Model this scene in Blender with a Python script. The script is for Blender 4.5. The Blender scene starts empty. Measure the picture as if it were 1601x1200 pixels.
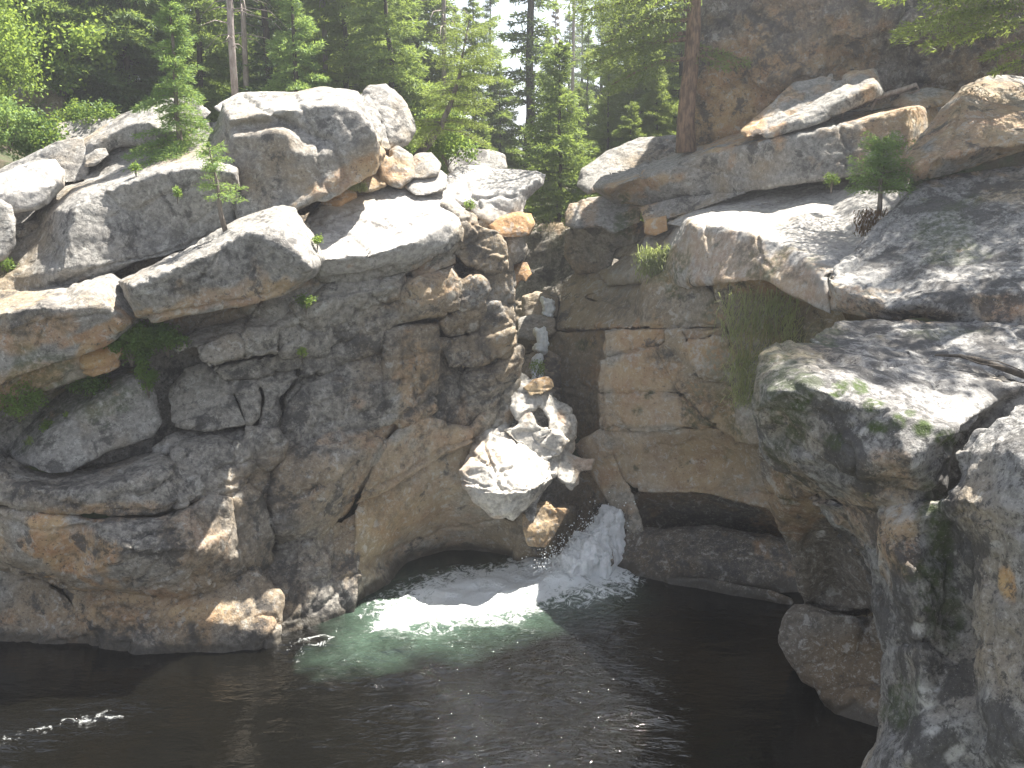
import bpy, bmesh, math, random
import numpy as np
from mathutils import Vector, Matrix
from mathutils.geometry import delaunay_2d_cdt
R = math.radians
scn = bpy.context.scene
C = scn.collection
# ---------------------------------------------------------------- camera, world, sun, exposure
CAMZ = 6.0; F = 1571.0; HORIZ = 230.0
PITCH = math.atan((600 - HORIZ) / F)
cd = bpy.data.cameras.new('camera'); cam = bpy.data.objects.new('camera', cd); C.objects.link(cam)
cam.location = (0, 0, CAMZ); cam.rotation_euler = (R(90) - PITCH, 0, 0)
cd.sensor_width = 36; cd.lens = 36 * F / 1601; cd.clip_end = 3000; cd.clip_start = 0.05
scn.camera = cam
SUN_AZ, SUN_EL = R(57), R(63)
w = bpy.data.worlds.new('World'); scn.world = w; w.use_nodes = True
nt = w.node_tree; bg = nt.nodes['Background']
sky = nt.nodes.new('ShaderNodeTexSky'); sky.sky_type = 'NISHITA'; sky.sun_disc = False
sky.sun_elevation = SUN_EL; sky.sun_rotation = SUN_AZ; sky.altitude = 3000; sky.dust_density = 2.0; sky.air_density = 1.0
hs = nt.nodes.new('ShaderNodeHueSaturation'); hs.inputs['Saturation'].default_value = .45; nt.links.new(sky.outputs[0], hs.inputs['Color'])
nt.links.new(hs.outputs[0], bg.inputs[0]); bg.inputs[1].default_value = 0.075
ld = bpy.data.lights.new('sun', 'SUN'); ld.energy = 5.0; ld.angle = R(0.5); ld.color = (1.0, 0.95, 0.87)
lo = bpy.data.objects.new('sun', ld); C.objects.link(lo)
sund = Vector((math.sin(SUN_AZ) * math.cos(SUN_EL), math.cos(SUN_AZ) * math.cos(SUN_EL), math.sin(SUN_EL)))
lo.rotation_euler = sund.to_track_quat('Z', 'Y').to_euler()
scn.view_settings.view_transform = 'Standard'; scn.view_settings.look = 'None'
scn.view_settings.exposure = 2.12; scn.view_settings.gamma = 1.0
scn.cycles.max_bounces = 8; scn.cycles.transparent_max_bounces = 8

# ---------------------------------------------------------------- geometry helpers
CP, SP = math.cos(PITCH), math.sin(PITCH)
def P(x, y, Y):
    """world point of photo pixel (x, y) standing at world distance Y from the viewer"""
    u = (x - 800.5) / F; v = (600 - y) / F
    dy = CP + v * SP; dz = -SP + v * CP
    s = Y / dy
    return (u * s, Y, CAMZ + dz * s)
def proj(v):
    """Nx3 world -> Nx2 photo pixels, used to lay traced cracks and stains on the rocks"""
    X = v[:, 0]; Y = v[:, 1]; Z = v[:, 2] - CAMZ
    f = np.maximum(Y * CP - Z * SP, 0.2); up = Y * SP + Z * CP
    return np.stack([800.5 + F * X / f, 600 - F * up / f], 1)
def hsh(i, j, k, s=0):
    n = (i.astype(np.int64) * 374761393 + j.astype(np.int64) * 668265263 + k.astype(np.int64) * 2147483647 + s * 1274126177) & 0xffffffff
    n = ((n ^ (n >> 13)) * 1274126177) & 0xffffffff
    n = ((n ^ (n >> 16)) * 2246822519) & 0xffffffff
    return ((n ^ (n >> 15)) & 0xffffff) / float(0xffffff)
def vnoise(p, s=0):
    f = np.floor(p); t = p - f; t = t * t * t * (t * (t * 6 - 15) + 10)
    i, j, k = f[:, 0], f[:, 1], f[:, 2]
    i = i.astype(np.int64); j = j.astype(np.int64); k = k.astype(np.int64)
    r = 0
    for a in (0, 1):
        for b in (0, 1):
            for c in (0, 1):
                wt = (t[:, 0] if a else 1 - t[:, 0]) * (t[:, 1] if b else 1 - t[:, 1]) * (t[:, 2] if c else 1 - t[:, 2])
                r = r + wt * hsh(i + a, j + b, k + c, s)
    return r * 2 - 1
def fbm(p, sc, oct=4, s=0, gain=0.5):
    r = 0; a = 1.0; q = p / sc
    for o in range(oct):
        r = r + a * vnoise(q + 17.3 * o, s + o); q = q * 2.03; a *= gain
    return r
def worley(p, s=0):
    f = np.floor(p).astype(np.int64); d1 = np.full(len(p), 9e9); d2 = d1.copy(); id1 = np.zeros(len(p))
    for a in (-1, 0, 1):
        for b in (-1, 0, 1):
            for c in (-1, 0, 1):
                i, j, k = f[:, 0] + a, f[:, 1] + b, f[:, 2] + c
                q = np.stack([i + .1 + .8 * hsh(i, j, k, s), j + .1 + .8 * hsh(i, j, k, s + 1), k + .1 + .8 * hsh(i, j, k, s + 2)], 1)
                d = np.sqrt(((p - q) ** 2).sum(1)); h = hsh(i, j, k, s + 3)
                m = d < d1
                d2 = np.where(m, d1, np.minimum(d2, d)); id1 = np.where(m, h, id1); d1 = np.where(m, d, d1)
    return d1, d2, id1
def seg_dist(p, poly, closed=False):
    """distance of Nx2 points to a polyline"""
    q = np.asarray(poly, float)
    if closed: q = np.vstack([q, q[:1]])
    best = np.full(len(p), 9e9)
    for a, b in zip(q[:-1], q[1:]):
        ab = b - a; L = max((ab ** 2).sum(), 1e-9)
        t = np.clip(((p - a) @ ab) / L, 0, 1)
        d = np.sqrt(((p - a - t[:, None] * ab) ** 2).sum(1)); best = np.minimum(best, d)
    return best
def inside(p, poly):
    q = np.asarray(poly, float); n = len(q); r = np.zeros(len(p), bool); j = n - 1
    for i in range(n):
        xi, yi = q[i]; xj, yj = q[j]
        c = ((yi > p[:, 1]) != (yj > p[:, 1])) & (p[:, 0] < (xj - xi) * (p[:, 1] - yi) / ((yj - yi) if yj != yi else 1e-9) + xi)
        r ^= c; j = i
    return r
def chaikin(pts, n=1):
    """round the corners of a closed outline a little"""
    for _ in range(n):
        o = []
        for i in range(len(pts)):
            a = pts[i]; b = pts[(i + 1) % len(pts)]
            o.append(tuple(a[k] * .8 + b[k] * .2 for k in range(3))); o.append(tuple(a[k] * .2 + b[k] * .8 for k in range(3)))
        pts = o
    return pts
def offset(o, g):
    n = len(o); ar = sum(o[i][0] * o[(i + 1) % n][1] - o[(i + 1) % n][0] * o[i][1] for i in range(n)); s = 1 if ar > 0 else -1; r = []
    for i in range(n):
        a, b, c = o[i - 1], o[i], o[(i + 1) % n]; n1 = (b[1] - a[1], a[0] - b[0]); n2 = (c[1] - b[1], b[0] - c[0]); l1 = math.hypot(*n1) or 1; l2 = math.hypot(*n2) or 1
        nx = n1[0] / l1 + n2[0] / l2; ny = n1[1] / l1 + n2[1] / l2; L = max(math.hypot(nx, ny), .6); r.append((b[0] + s * g * nx / L, b[1] + s * g * ny / L, b[2]))
    return r
def piece(out, bev=0.18, T=1.2, cr=(), pts=(), vox=0.03, shrink=0.94, smooth=2, dz=0.0, rnd=0, g=None, cdy=0.0, grow=3.0):
    """one solid rock: traced front outline (x, y, distance) with creases and inner points, a rounded
    edge of bev metres, and T metres of thickness behind. Returns verts, faces (quads)."""
    out0 = out; bev = bev * .5; cr = [[(q[0], q[1], q[2] + cdy) for q in c] for c in cr]
    out = out0 = offset(out0, grow)
    ctrl = [tuple(p) for p in out0]; ce = [(i, (i + 1) % len(out0)) for i in range(len(out0))]
    for c in cr:
        b = len(ctrl); ctrl += [tuple(p) for p in c]; ce += [(b + i, b + i + 1) for i in range(len(c) - 1)]
    ctrl += [tuple(p) for p in pts]
    cv, _, cf, ov, _, _ = delaunay_2d_cdt([Vector((p[0], p[1])) for p in ctrl], ce, [list(range(len(out0)))], 0, 1e-3)
    carr = np.array([(p[0], p[1]) for p in ctrl]); cY = np.array([p[2] for p in ctrl])
    Yv = []
    for i, v in enumerate(cv):
        if ov[i]: Yv.append(ctrl[ov[i][0]][2])
        else:
            d = ((carr - np.array(v)) ** 2).sum(1) + 1; wv = 1 / d ** 1.5; Yv.append(float((wv * cY).sum() / wv.sum()))
    o = chaikin(list(out), rnd)
    Ym = float(np.mean(cY)); pxm = F / Ym
    if g is None: g = max(4.0, min(14.0, pxm * 0.06))
    ring = []
    for i in range(len(o)):
        a = o[i]; b = o[(i + 1) % len(o)]; L = math.hypot(a[0] - b[0], a[1] - b[1]); n = max(1, int(L / g))
        for k in range(n): ring.append((a[0] + (b[0] - a[0]) * k / n, a[1] + (b[1] - a[1]) * k / n))
    ring = np.array(ring)
    x0, y0 = ring.min(0); x1, y1 = ring.max(0)
    gx, gy = np.meshgrid(np.arange(x0, x1, g), np.arange(y0, y1, g)); G = np.stack([gx.ravel(), gy.ravel()], 1)
    rr = random.Random(int(x0 * 7 + y0)); G += np.array([[rr.uniform(-.25, .25) * g, rr.uniform(-.25, .25) * g] for _ in range(len(G))]).reshape(-1, 2)
    m = inside(G, ring); G = G[m]
    if len(G):
        d = seg_dist(G, ring, True); G = G[d > g * 0.5]
    allp = np.vstack([ring, G]) if len(G) else ring
    # depth by linear interpolation in the coarse triangles
    Y = np.full(len(allp), np.nan)
    for f in cf:
        A, B, D = (np.array(cv[i]) for i in f[:3]); den = (B[0] - A[0]) * (D[1] - A[1]) - (D[0] - A[0]) * (B[1] - A[1])
        if abs(den) < 1e-9: continue
        u = ((allp[:, 0] - A[0]) * (D[1] - A[1]) - (D[0] - A[0]) * (allp[:, 1] - A[1])) / den
        v = ((B[0] - A[0]) * (allp[:, 1] - A[1]) - (allp[:, 0] - A[0]) * (B[1] - A[1])) / den
        k = (u >= -.002) & (v >= -.002) & (u + v <= 1.004)
        Y[k] = Yv[f[0]] + u[k] * (Yv[f[1]] - Yv[f[0]]) + v[k] * (Yv[f[2]] - Yv[f[0]])
    bad = np.isnan(Y)
    if bad.any():
        dd = ((allp[bad][:, None, :] - carr[None]) ** 2).sum(2); Y[bad] = cY[dd.argmin(1)]
    d = seg_dist(allp, ring, True) / pxm
    t = np.clip(1 - d / bev, 0, 1); Y = Y + bev * (1 - np.sqrt(1 - t * t)) * 0.9
    fv, _, ff, _, _, _ = delaunay_2d_cdt([Vector(p) for p in allp], [(i, (i + 1) % len(ring)) for i in range(len(ring))], [list(range(len(ring)))], 1, 1e-4)
    if len(fv) != len(allp):
        idx = [int(((allp - np.array(v)) ** 2).sum(1).argmin()) for v in fv]; Y = Y[idx]
    pos = np.array([P(fv[i][0], fv[i][1], Y[i]) for i in range(len(fv))])
    cen = pos[:len(ring)].mean(0)
    back = pos.copy(); sh = np.array([cen[0] / Ym, (cen[2] - CAMZ) / Ym]) * T; back[:, 1] = pos[:, 1] * .3 + .7 * pos[:, 1].mean() + T
    back[:, 0] = cen[0] + sh[0] + (back[:, 0] - cen[0]) * shrink; back[:, 2] = cen[2] + sh[1] + (back[:, 2] - cen[2]) * shrink + dz
    n = len(fv)
    bm = bmesh.new(); V = [bm.verts.new(p) for p in pos] + [bm.verts.new(p) for p in back]
    ec = {}
    for f in ff:
        for a, b in zip(f, list(f[1:]) + [f[0]]): ec.setdefault((min(a, b), max(a, b)), []).append((a, b))
    for f in ff:
        try: bm.faces.new([V[i] for i in f]); bm.faces.new([V[i + n] for i in reversed(f)])
        except ValueError: pass
    for k, l in ec.items():
        if len(l) == 1:
            a, b = l[0]
            try: bm.faces.new([V[b], V[a], V[a + n], V[b + n]])
            except ValueError: pass
    bmesh.ops.recalc_face_normals(bm, faces=bm.faces)
    me = bpy.data.meshes.new('tmp'); bm.to_mesh(me); bm.free()
    ob = bpy.data.objects.new('tmp', me); C.objects.link(ob)
    r = ob.modifiers.new('r', 'REMESH'); r.mode = 'VOXEL'; r.voxel_size = vox; r.adaptivity = 0
    s = ob.modifiers.new('s', 'SMOOTH'); s.factor = 0.5; s.iterations = smooth
    dg = bpy.context.evaluated_depsgraph_get(); ev = ob.evaluated_get(dg); em = ev.to_mesh()
    nv = len(em.vertices); vv = np.empty(nv * 3); em.vertices.foreach_get('co', vv)
    nf = len(em.polygons); li = np.empty(len(em.loops), np.int32); em.loops.foreach_get('vertex_index', li)
    lt = np.empty(nf, np.int32); em.polygons.foreach_get('loop_total', lt)
    ev.to_mesh_clear(); bpy.data.objects.remove(ob); bpy.data.meshes.remove(me)
    return vv.reshape(-1, 3), li, lt
def vnormals(v, li, lt):
    st = np.concatenate([[0], np.cumsum(lt)[:-1]]); a = v[li[st]]; b = v[li[st + 1]]; c = v[li[st + 2]]; d = v[li[st + lt - 1]]
    fn = np.cross(c - a, d - b); fn[lt == 3] = np.cross(b - a, c - a)[lt == 3]
    n = np.zeros_like(v); fi = np.repeat(np.arange(len(lt)), lt)
    for k in range(3): n[:, k] = np.bincount(li, fn[fi, k], len(v))
    return n / np.maximum(np.linalg.norm(n, axis=1), 1e-12)[:, None]
def mesh_from(name, v, li, lt, smooth=True):
    me = bpy.data.meshes.new(name); me.vertices.add(len(v)); me.vertices.foreach_set('co', v.ravel())
    me.loops.add(len(li)); me.loops.foreach_set('vertex_index', li.astype(np.int32)); me.polygons.add(len(lt))
    me.polygons.foreach_set('loop_start', np.concatenate([[0], np.cumsum(lt)[:-1]]).astype(np.int32))
    me.polygons.foreach_set('loop_total', lt.astype(np.int32)); me.update(calc_edges=True)
    me.polygons.foreach_set('use_smooth', np.full(len(lt), smooth)); me.validate(); return me
def join(parts):
    V = []; L = []; T = []; o = 0
    for v, li, lt in parts: V.append(v); L.append(li + o); T.append(lt); o += len(v)
    return np.vstack(V), np.concatenate(L), np.concatenate(T)
def link(name, me, mat, parent=None, loc=None):
    ob = bpy.data.objects.new(name, me); C.objects.link(ob)
    if mat: me.materials.clear(); me.materials.append(mat)
    if parent: ob.parent = parent
    if loc: ob.location = loc
    return ob
def tag(o, label=None, cat=None, group=None, kind=None):
    if label: o['label'] = label
    if cat: o['category'] = cat
    if group: o['group'] = group
    if kind: o['kind'] = kind
    return o
def empty(name, loc=(0, 0, 0), rz=0):
    o = bpy.data.objects.new(name, None); C.objects.link(o); o.location = loc; o.rotation_euler = (0, 0, rz); o.empty_display_size = .2; return o

# ---------------------------------------------------------------- material helpers
class N:
    def __init__(s, name):
        s.m = bpy.data.materials.new(name); s.m.use_nodes = True; s.t = s.m.node_tree; s.t.nodes.clear()
        s.out = s.t.nodes.new('ShaderNodeOutputMaterial')
    def n(s, typ, **k):
        x = s.t.nodes.new('ShaderNode' + typ)
        for a, b in k.items():
            if a.startswith('i_'):
                key = a[2:]; key = int(key) if key.isdigit() else key.replace('_', ' ')
                s.put(x.inputs[key], b)
            else: setattr(x, a, b)
        return x
    def put(s, sock, v):
        if isinstance(v, bpy.types.NodeSocket): s.t.links.new(v, sock)
        elif isinstance(v, bpy.types.Node): s.t.links.new(v.outputs[0], sock)
        else: sock.default_value = v
    def pos(s, sc=(1, 1, 1), rot=(0, 0, 0)):
        g = s.n('NewGeometry'); mp = s.n('Mapping'); s.put(mp.inputs['Vector'], g.outputs['Position'])
        mp.inputs['Scale'].default_value = sc; mp.inputs['Rotation'].default_value = rot; return mp.outputs[0]
    def noise(s, vec, scale, detail=5, rough=0.55, dist=0.0):
        x = s.n('TexNoise'); s.put(x.inputs['Vector'], vec); x.inputs['Scale'].default_value = scale
        x.inputs['Detail'].default_value = detail; x.inputs['Roughness'].default_value = rough; x.inputs['Distortion'].default_value = dist
        return x.outputs[0]
    def ramp(s, fac, a, b, lo=0.0, hi=1.0):
        x = s.n('MapRange'); x.clamp = True; x.interpolation_type = 'SMOOTHSTEP'; s.put(x.inputs[0], fac)
        x.inputs[1].default_value = a; x.inputs[2].default_value = b; x.inputs[3].default_value = lo; x.inputs[4].default_value = hi
        return x.outputs[0]
    def math(s, op, a, b=0.0):
        x = s.n('Math', operation=op); s.put(x.inputs[0], a); s.put(x.inputs[1], b); return x.outputs[0]
    def mix(s, fac, a, b, mode='MIX'):
        x = s.n('Mix', data_type='RGBA', blend_type=mode); s.put(x.inputs[0], fac)
        s.put(x.inputs[6], a if not isinstance(a, tuple) else (*a, 1)); s.put(x.inputs[7], b if not isinstance(b, tuple) else (*b, 1)); return x.outputs[2]

def rock_mat(name, grey=(.30, .285, .265), tan=(.33, .25, .165), tan_amt=0.45, dark_amt=0.45, rough_bump=1.0):
    M = N(name); p = M.pos()
    at = M.n('Attribute', attribute_name='paint'); sp = M.n('SeparateColor'); M.put(sp.inputs[0], at.outputs['Color'])
    och, drk, mos = sp.outputs[0], sp.outputs[1], sp.outputs[2]; pale = at.outputs['Alpha']
    n1 = M.noise(p, 0.55, 4); n2 = M.noise(p, 3.2, 7, .62); n3 = M.noise(p, 14, 6, .65); n4 = M.noise(p, 60, 4, .7); n5 = M.noise(p, 7.3, 8, .7, .6)
    str_ = M.noise(M.pos((1, 1, .16)), 4.5, 6, .6)
    c = M.mix(M.ramp(n3, .38, .62), tuple(x * .76 for x in grey), tuple(x * 1.18 for x in grey))
    tf = M.math('ADD', M.ramp(n1, .66 - tan_amt * .35, .78 - tan_amt * .25), M.math('MULTIPLY', M.ramp(n2, .5, .72), .35 * tan_amt))
    c = M.mix(M.math('MINIMUM', tf, 1.0), c, M.mix(M.ramp(n2, .3, .7), tan, tuple(x * .68 for x in tan)))
    c = M.mix(och, c, M.mix(M.ramp(n2, .35, .7), (.44, .30, .145), (.36, .19, .085)))
    # pale crustose lichen, then dark lichen and water streaks
    n6 = M.noise(p, 22, 8, .75, .4)
    c = M.mix(M.math('MULTIPLY', M.ramp(n5, .55, .62), .5), c, (.43, .42, .385)); c = M.mix(M.ramp(n6, .54, .62, 0, .42), c, (.47, .45, .40))
    n7 = M.noise(p, 2.1, 9, .72, .3)
    df = M.math('ADD', M.math('MULTIPLY', M.ramp(n7, .40 + dark_amt * .10, .33 + dark_amt * .10), .8), M.math('MULTIPLY', M.ramp(str_, .60, .68), .5 * dark_amt)); df = M.math('ADD', df, M.ramp(n6, .40 + .06 * dark_amt, .34 + .06 * dark_amt, 0, .75))
    c = M.mix(M.math('MINIMUM', df, .9), c, (.055, .052, .05))
    dk = M.math('MULTIPLY', drk, M.ramp(M.math('ADD', n2, M.math('MULTIPLY', n3, .6)), .95, .6)) 
    c = M.mix(dk, c, (.05, .047, .045))
    c = M.mix(M.math('MULTIPLY', pale, M.ramp(n3, .62, .4)), c, (.50, .49, .46))
    c = M.mix(M.math('MULTIPLY', mos, M.ramp(n3, .68, .42)), c, M.mix(n4, (.02, .038, .01), (.065, .09, .022)))
    # mineral speckle
    c = M.mix(M.ramp(n4, .58, .74, 0, .55), c, (.52, .50, .47)); c = M.mix(M.ramp(n4, .42, .3, 0, .6), c, (.06, .055, .05))
    zs = M.n('SeparateXYZ', i_0=M.n('NewGeometry').outputs['Position']).outputs[2]
    wet = M.ramp(M.math('ADD', zs, M.math('MULTIPLY', M.math('SUBTRACT', n2, .5), .5)), .22, .06)
    c = M.mix(M.math('MULTIPLY', wet, .8), c, (.035, .03, .022))
    b1 = M.n('Bump', i_Strength=1.0 * rough_bump, i_Distance=.05, i_Height=n2)
    b2 = M.n('Bump', i_Strength=1.0 * rough_bump, i_Distance=.02, i_Height=n3, i_Normal=b1.outputs[0])
    b3 = M.n('Bump', i_Strength=.9 * rough_bump, i_Distance=.006, i_Height=n4, i_Normal=b2.outputs[0])
    bs = M.n('BsdfPrincipled', i_Base_Color=c, i_Roughness=M.math('SUBTRACT', .88, M.math('MULTIPLY', wet, .55)), i_Normal=b3.outputs[0]); bs.inputs['Specular IOR Level'].default_value = .25
    M.put(M.out.inputs[0], bs.outputs[0]); return M.m
MAT = {}
MAT['cliff'] = rock_mat('dark_granite', grey=(.245, .228, .20), tan=(.30, .235, .16), tan_amt=.6, dark_amt=.65)
MAT['wall'] = rock_mat('worn_granite', grey=(.285, .258, .212), tan=(.29, .228, .145), tan_amt=.75, dark_amt=.12, rough_bump=.45)
MAT['boulder'] = rock_mat('grey_granite', grey=(.235, .225, .208), tan=(.29, .235, .165), tan_amt=.45, dark_amt=.5)
MAT['bleached'] = rock_mat('sun_glare_granite', grey=(.50, .47, .42), tan=(.48, .40, .31), tan_amt=.3, dark_amt=.02)  # dry pale stone, lightened further to stand for blown-out sun
MAT['slab'] = rock_mat('pale_granite', grey=(.33, .315, .295), tan=(.36, .29, .21), tan_amt=.3, dark_amt=.12, rough_bump=.6)
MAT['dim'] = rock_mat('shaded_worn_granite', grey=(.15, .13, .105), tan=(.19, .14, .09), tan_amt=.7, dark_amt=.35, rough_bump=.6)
MAT['wet'] = rock_mat('undercut_shade_granite', grey=(.11, .095, .075), tan=(.14, .10, .06), tan_amt=.7, dark_amt=.3, rough_bump=.4)  # stone colour darkened to stand for the shade of the undercut
MAT['bluff'] = rock_mat('brown_granite', grey=(.16, .14, .12), tan=(.27, .19, .12), tan_amt=.9, dark_amt=.85)
MAT['near'] = rock_mat('lichen_granite', grey=(.225, .22, .212), tan=(.33, .27, .19), tan_amt=.35, dark_amt=1.1)
MAT['ochre'] = rock_mat('ochre_granite', grey=(.36, .27, .16), tan=(.42, .25, .12), tan_amt=.9, dark_amt=.1, rough_bump=.7)
def foliage(name, a, b, trans=.35, hue=.08):
    M = N(name); g = M.n('ObjectInfo'); p = M.pos()
    n = M.noise(p, 3.0, 3); n2 = M.noise(p, 23, 2)
    f = M.math('ADD', M.math('MULTIPLY', n, .9), M.math('MULTIPLY', g.outputs['Random'], .5)); f = M.ramp(M.math('ADD', f, M.math('MULTIPLY', n2, .4)), .5, 1.25)
    c = M.mix(f, a, b); d = M.n('BsdfPrincipled', i_Base_Color=c, i_Roughness=.55); d.inputs['Specular IOR Level'].default_value = .3
    t = M.n('BsdfTranslucent', i_Color=M.mix(.5, c, (.35, .42, .06))); mx = M.n('MixShader'); mx.inputs[0].default_value = trans
    M.put(mx.inputs[1], d.outputs[0]); M.put(mx.inputs[2], t.outputs[0]); M.put(M.out.inputs[0], mx.outputs[0]); return M.m
MAT['spruce'] = foliage('spruce_needles', (.07, .13, .045), (.21, .29, .09), .52)
MAT['spruce_light'] = foliage('young_spruce_needles', (.10, .19, .07), (.25, .37, .12), .5)
MAT['spruce_dark'] = foliage('old_spruce_needles', (.05, .105, .05), (.14, .21, .07), .5)
MAT['pine'] = foliage('pine_needles', (.09, .14, .035), (.22, .28, .08), .5)
MAT['aspen'] = foliage('aspen_leaves', (.12, .21, .04), (.26, .36, .08), .55)
MAT['bush'] = foliage('shrub_leaves', (.06, .13, .03), (.16, .26, .06), .5)
MAT['grass'] = foliage('grass_blades', (.20, .27, .11), (.42, .43, .22), .5)
MAT['straw'] = foliage('dry_grass', (.25, .21, .10), (.36, .31, .16), .3)
MAT['deadneedle'] = foliage('dead_needles', (.13, .055, .03), (.2, .09, .045), .3)
def bark(name, a, b):
    M = N(name); p = M.pos((1, 1, .25)); n = M.noise(p, 22, 6, .65); q = M.noise(M.pos(), 5, 4)
    c = M.mix(M.ramp(n, .35, .65), a, b); c = M.mix(M.ramp(q, .55, .7, 0, .4), c, tuple(x * .6 for x in a))
    bp = M.n('Bump', i_Strength=1.0, i_Distance=.02, i_Height=n)
    bs = M.n('BsdfPrincipled', i_Base_Color=c, i_Roughness=.9, i_Normal=bp.outputs[0]); M.put(M.out.inputs[0], bs.outputs[0]); return M.m
MAT['bark'] = bark('grey_bark', (.09, .07, .055), (.2, .17, .14)); MAT['pinebark'] = bark('pine_bark', (.09, .055, .035), (.27, .17, .11)); MAT['dead'] = bark('bare_wood', (.2, .16, .14), (.36, .31, .28))
MAT['bark_dark'] = bark('dark_bark', (.03, .025, .02), (.08, .065, .05))
# water
def water_mat():
    M = N('pool_water'); at = M.n('Attribute', attribute_name='foam_glint'); sp = M.n('SeparateColor'); M.put(sp.inputs[0], at.outputs['Color'])
    foam_glint, green, rip = sp.outputs[0], sp.outputs[1], sp.outputs[2]
    p = M.pos((1, 1, 1)); n1 = M.noise(M.pos((.7, 1.6, 1), (0, 0, .35)), 4.2, 3, .5, .8); n2 = M.noise(M.pos((.6, 1.7, 1), (0, 0, .2)), 13, 3, .5, .6); n3 = M.noise(p, 6, 8, .75, 1.2); n4 = M.noise(p, 40, 4, .7)
    base = M.mix(M.math('MULTIPLY', green, M.ramp(n3, .25, .7, .45, 1)), (.0028, .0027, .002), (.085, .135, .10))
    ff = M.math('SUBTRACT', M.math('MULTIPLY', foam_glint, .85), M.math('ADD', M.math('MULTIPLY', M.ramp(n3, .33, .67), .6), M.math('MULTIPLY', n4, .3))); fm = M.ramp(ff, -.12, .3)
    h = M.math('ADD', M.math('MULTIPLY', n1, .7), M.math('MULTIPLY', n2, .3))
    amp = M.math('ADD', M.math('MULTIPLY', rip, .9), .1)
    b1 = M.n('Bump', i_Strength=amp, i_Distance=.13, i_Height=h)
    bs = M.n('BsdfPrincipled', i_Base_Color=base, i_Roughness=.025, i_IOR=1.65, i_Normal=b1.outputs[0])
    b2 = M.n('Bump', i_Strength=.9, i_Distance=.06, i_Height=M.math('ADD', n3, n4))
    fo = M.n('BsdfPrincipled', i_Base_Color=(.9, .93, .92, 1), i_Roughness=.6, i_Normal=b2.outputs[0])
    mx = M.n('MixShader'); M.put(mx.inputs[0], fm); M.put(mx.inputs[1], bs.outputs[0]); M.put(mx.inputs[2], fo.outputs[0]); M.put(M.out.inputs[0], mx.outputs[0]); return M.m
MAT['water'] = water_mat()
def fall_mat():
    M = N('white_water'); n = M.noise(M.pos((1, 1, .35), (0, .5, 0)), 14, 6, .7, .8); n2 = M.noise(M.pos(), 5, 5, .6)
    c = M.mix(M.ramp(n, .35, .6), (.8, .83, .82), (.96, .96, .95)); c = M.mix(M.ramp(n2, .42, .32), c, (.5, .55, .54))
    b = M.n('Bump', i_Strength=1.0, i_Distance=.05, i_Height=n)
    d = M.n('BsdfPrincipled', i_Base_Color=c, i_Roughness=.35, i_Normal=b.outputs[0])
    t = M.n('BsdfTranslucent', i_Color=(.8, .85, .84, 1)); mx = M.n('MixShader'); mx.inputs[0].default_value = .2
    M.put(mx.inputs[1], d.outputs[0]); M.put(mx.inputs[2], t.outputs[0]); M.put(M.out.inputs[0], mx.outputs[0]); return M.m
MAT['fall'] = fall_mat()
def ground_mat():
    M = N('forest_floor'); p = M.pos(); n = M.noise(p, 1.2, 6, .6); n2 = M.noise(p, 18, 5, .7)
    c = M.mix(M.ramp(n, .4, .6), (.07, .055, .035), (.05, .075, .025)); c = M.mix(M.ramp(n2, .5, .7, 0, .6), c, (.15, .12, .08))
    b = M.n('Bump', i_Strength=1.0, i_Distance=.05, i_Height=n2); bs = M.n('BsdfPrincipled', i_Base_Color=c, i_Roughness=.95, i_Normal=b.outputs[0]); M.put(M.out.inputs[0], bs.outputs[0]); return M.m
MAT['ground'] = ground_mat()
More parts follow.
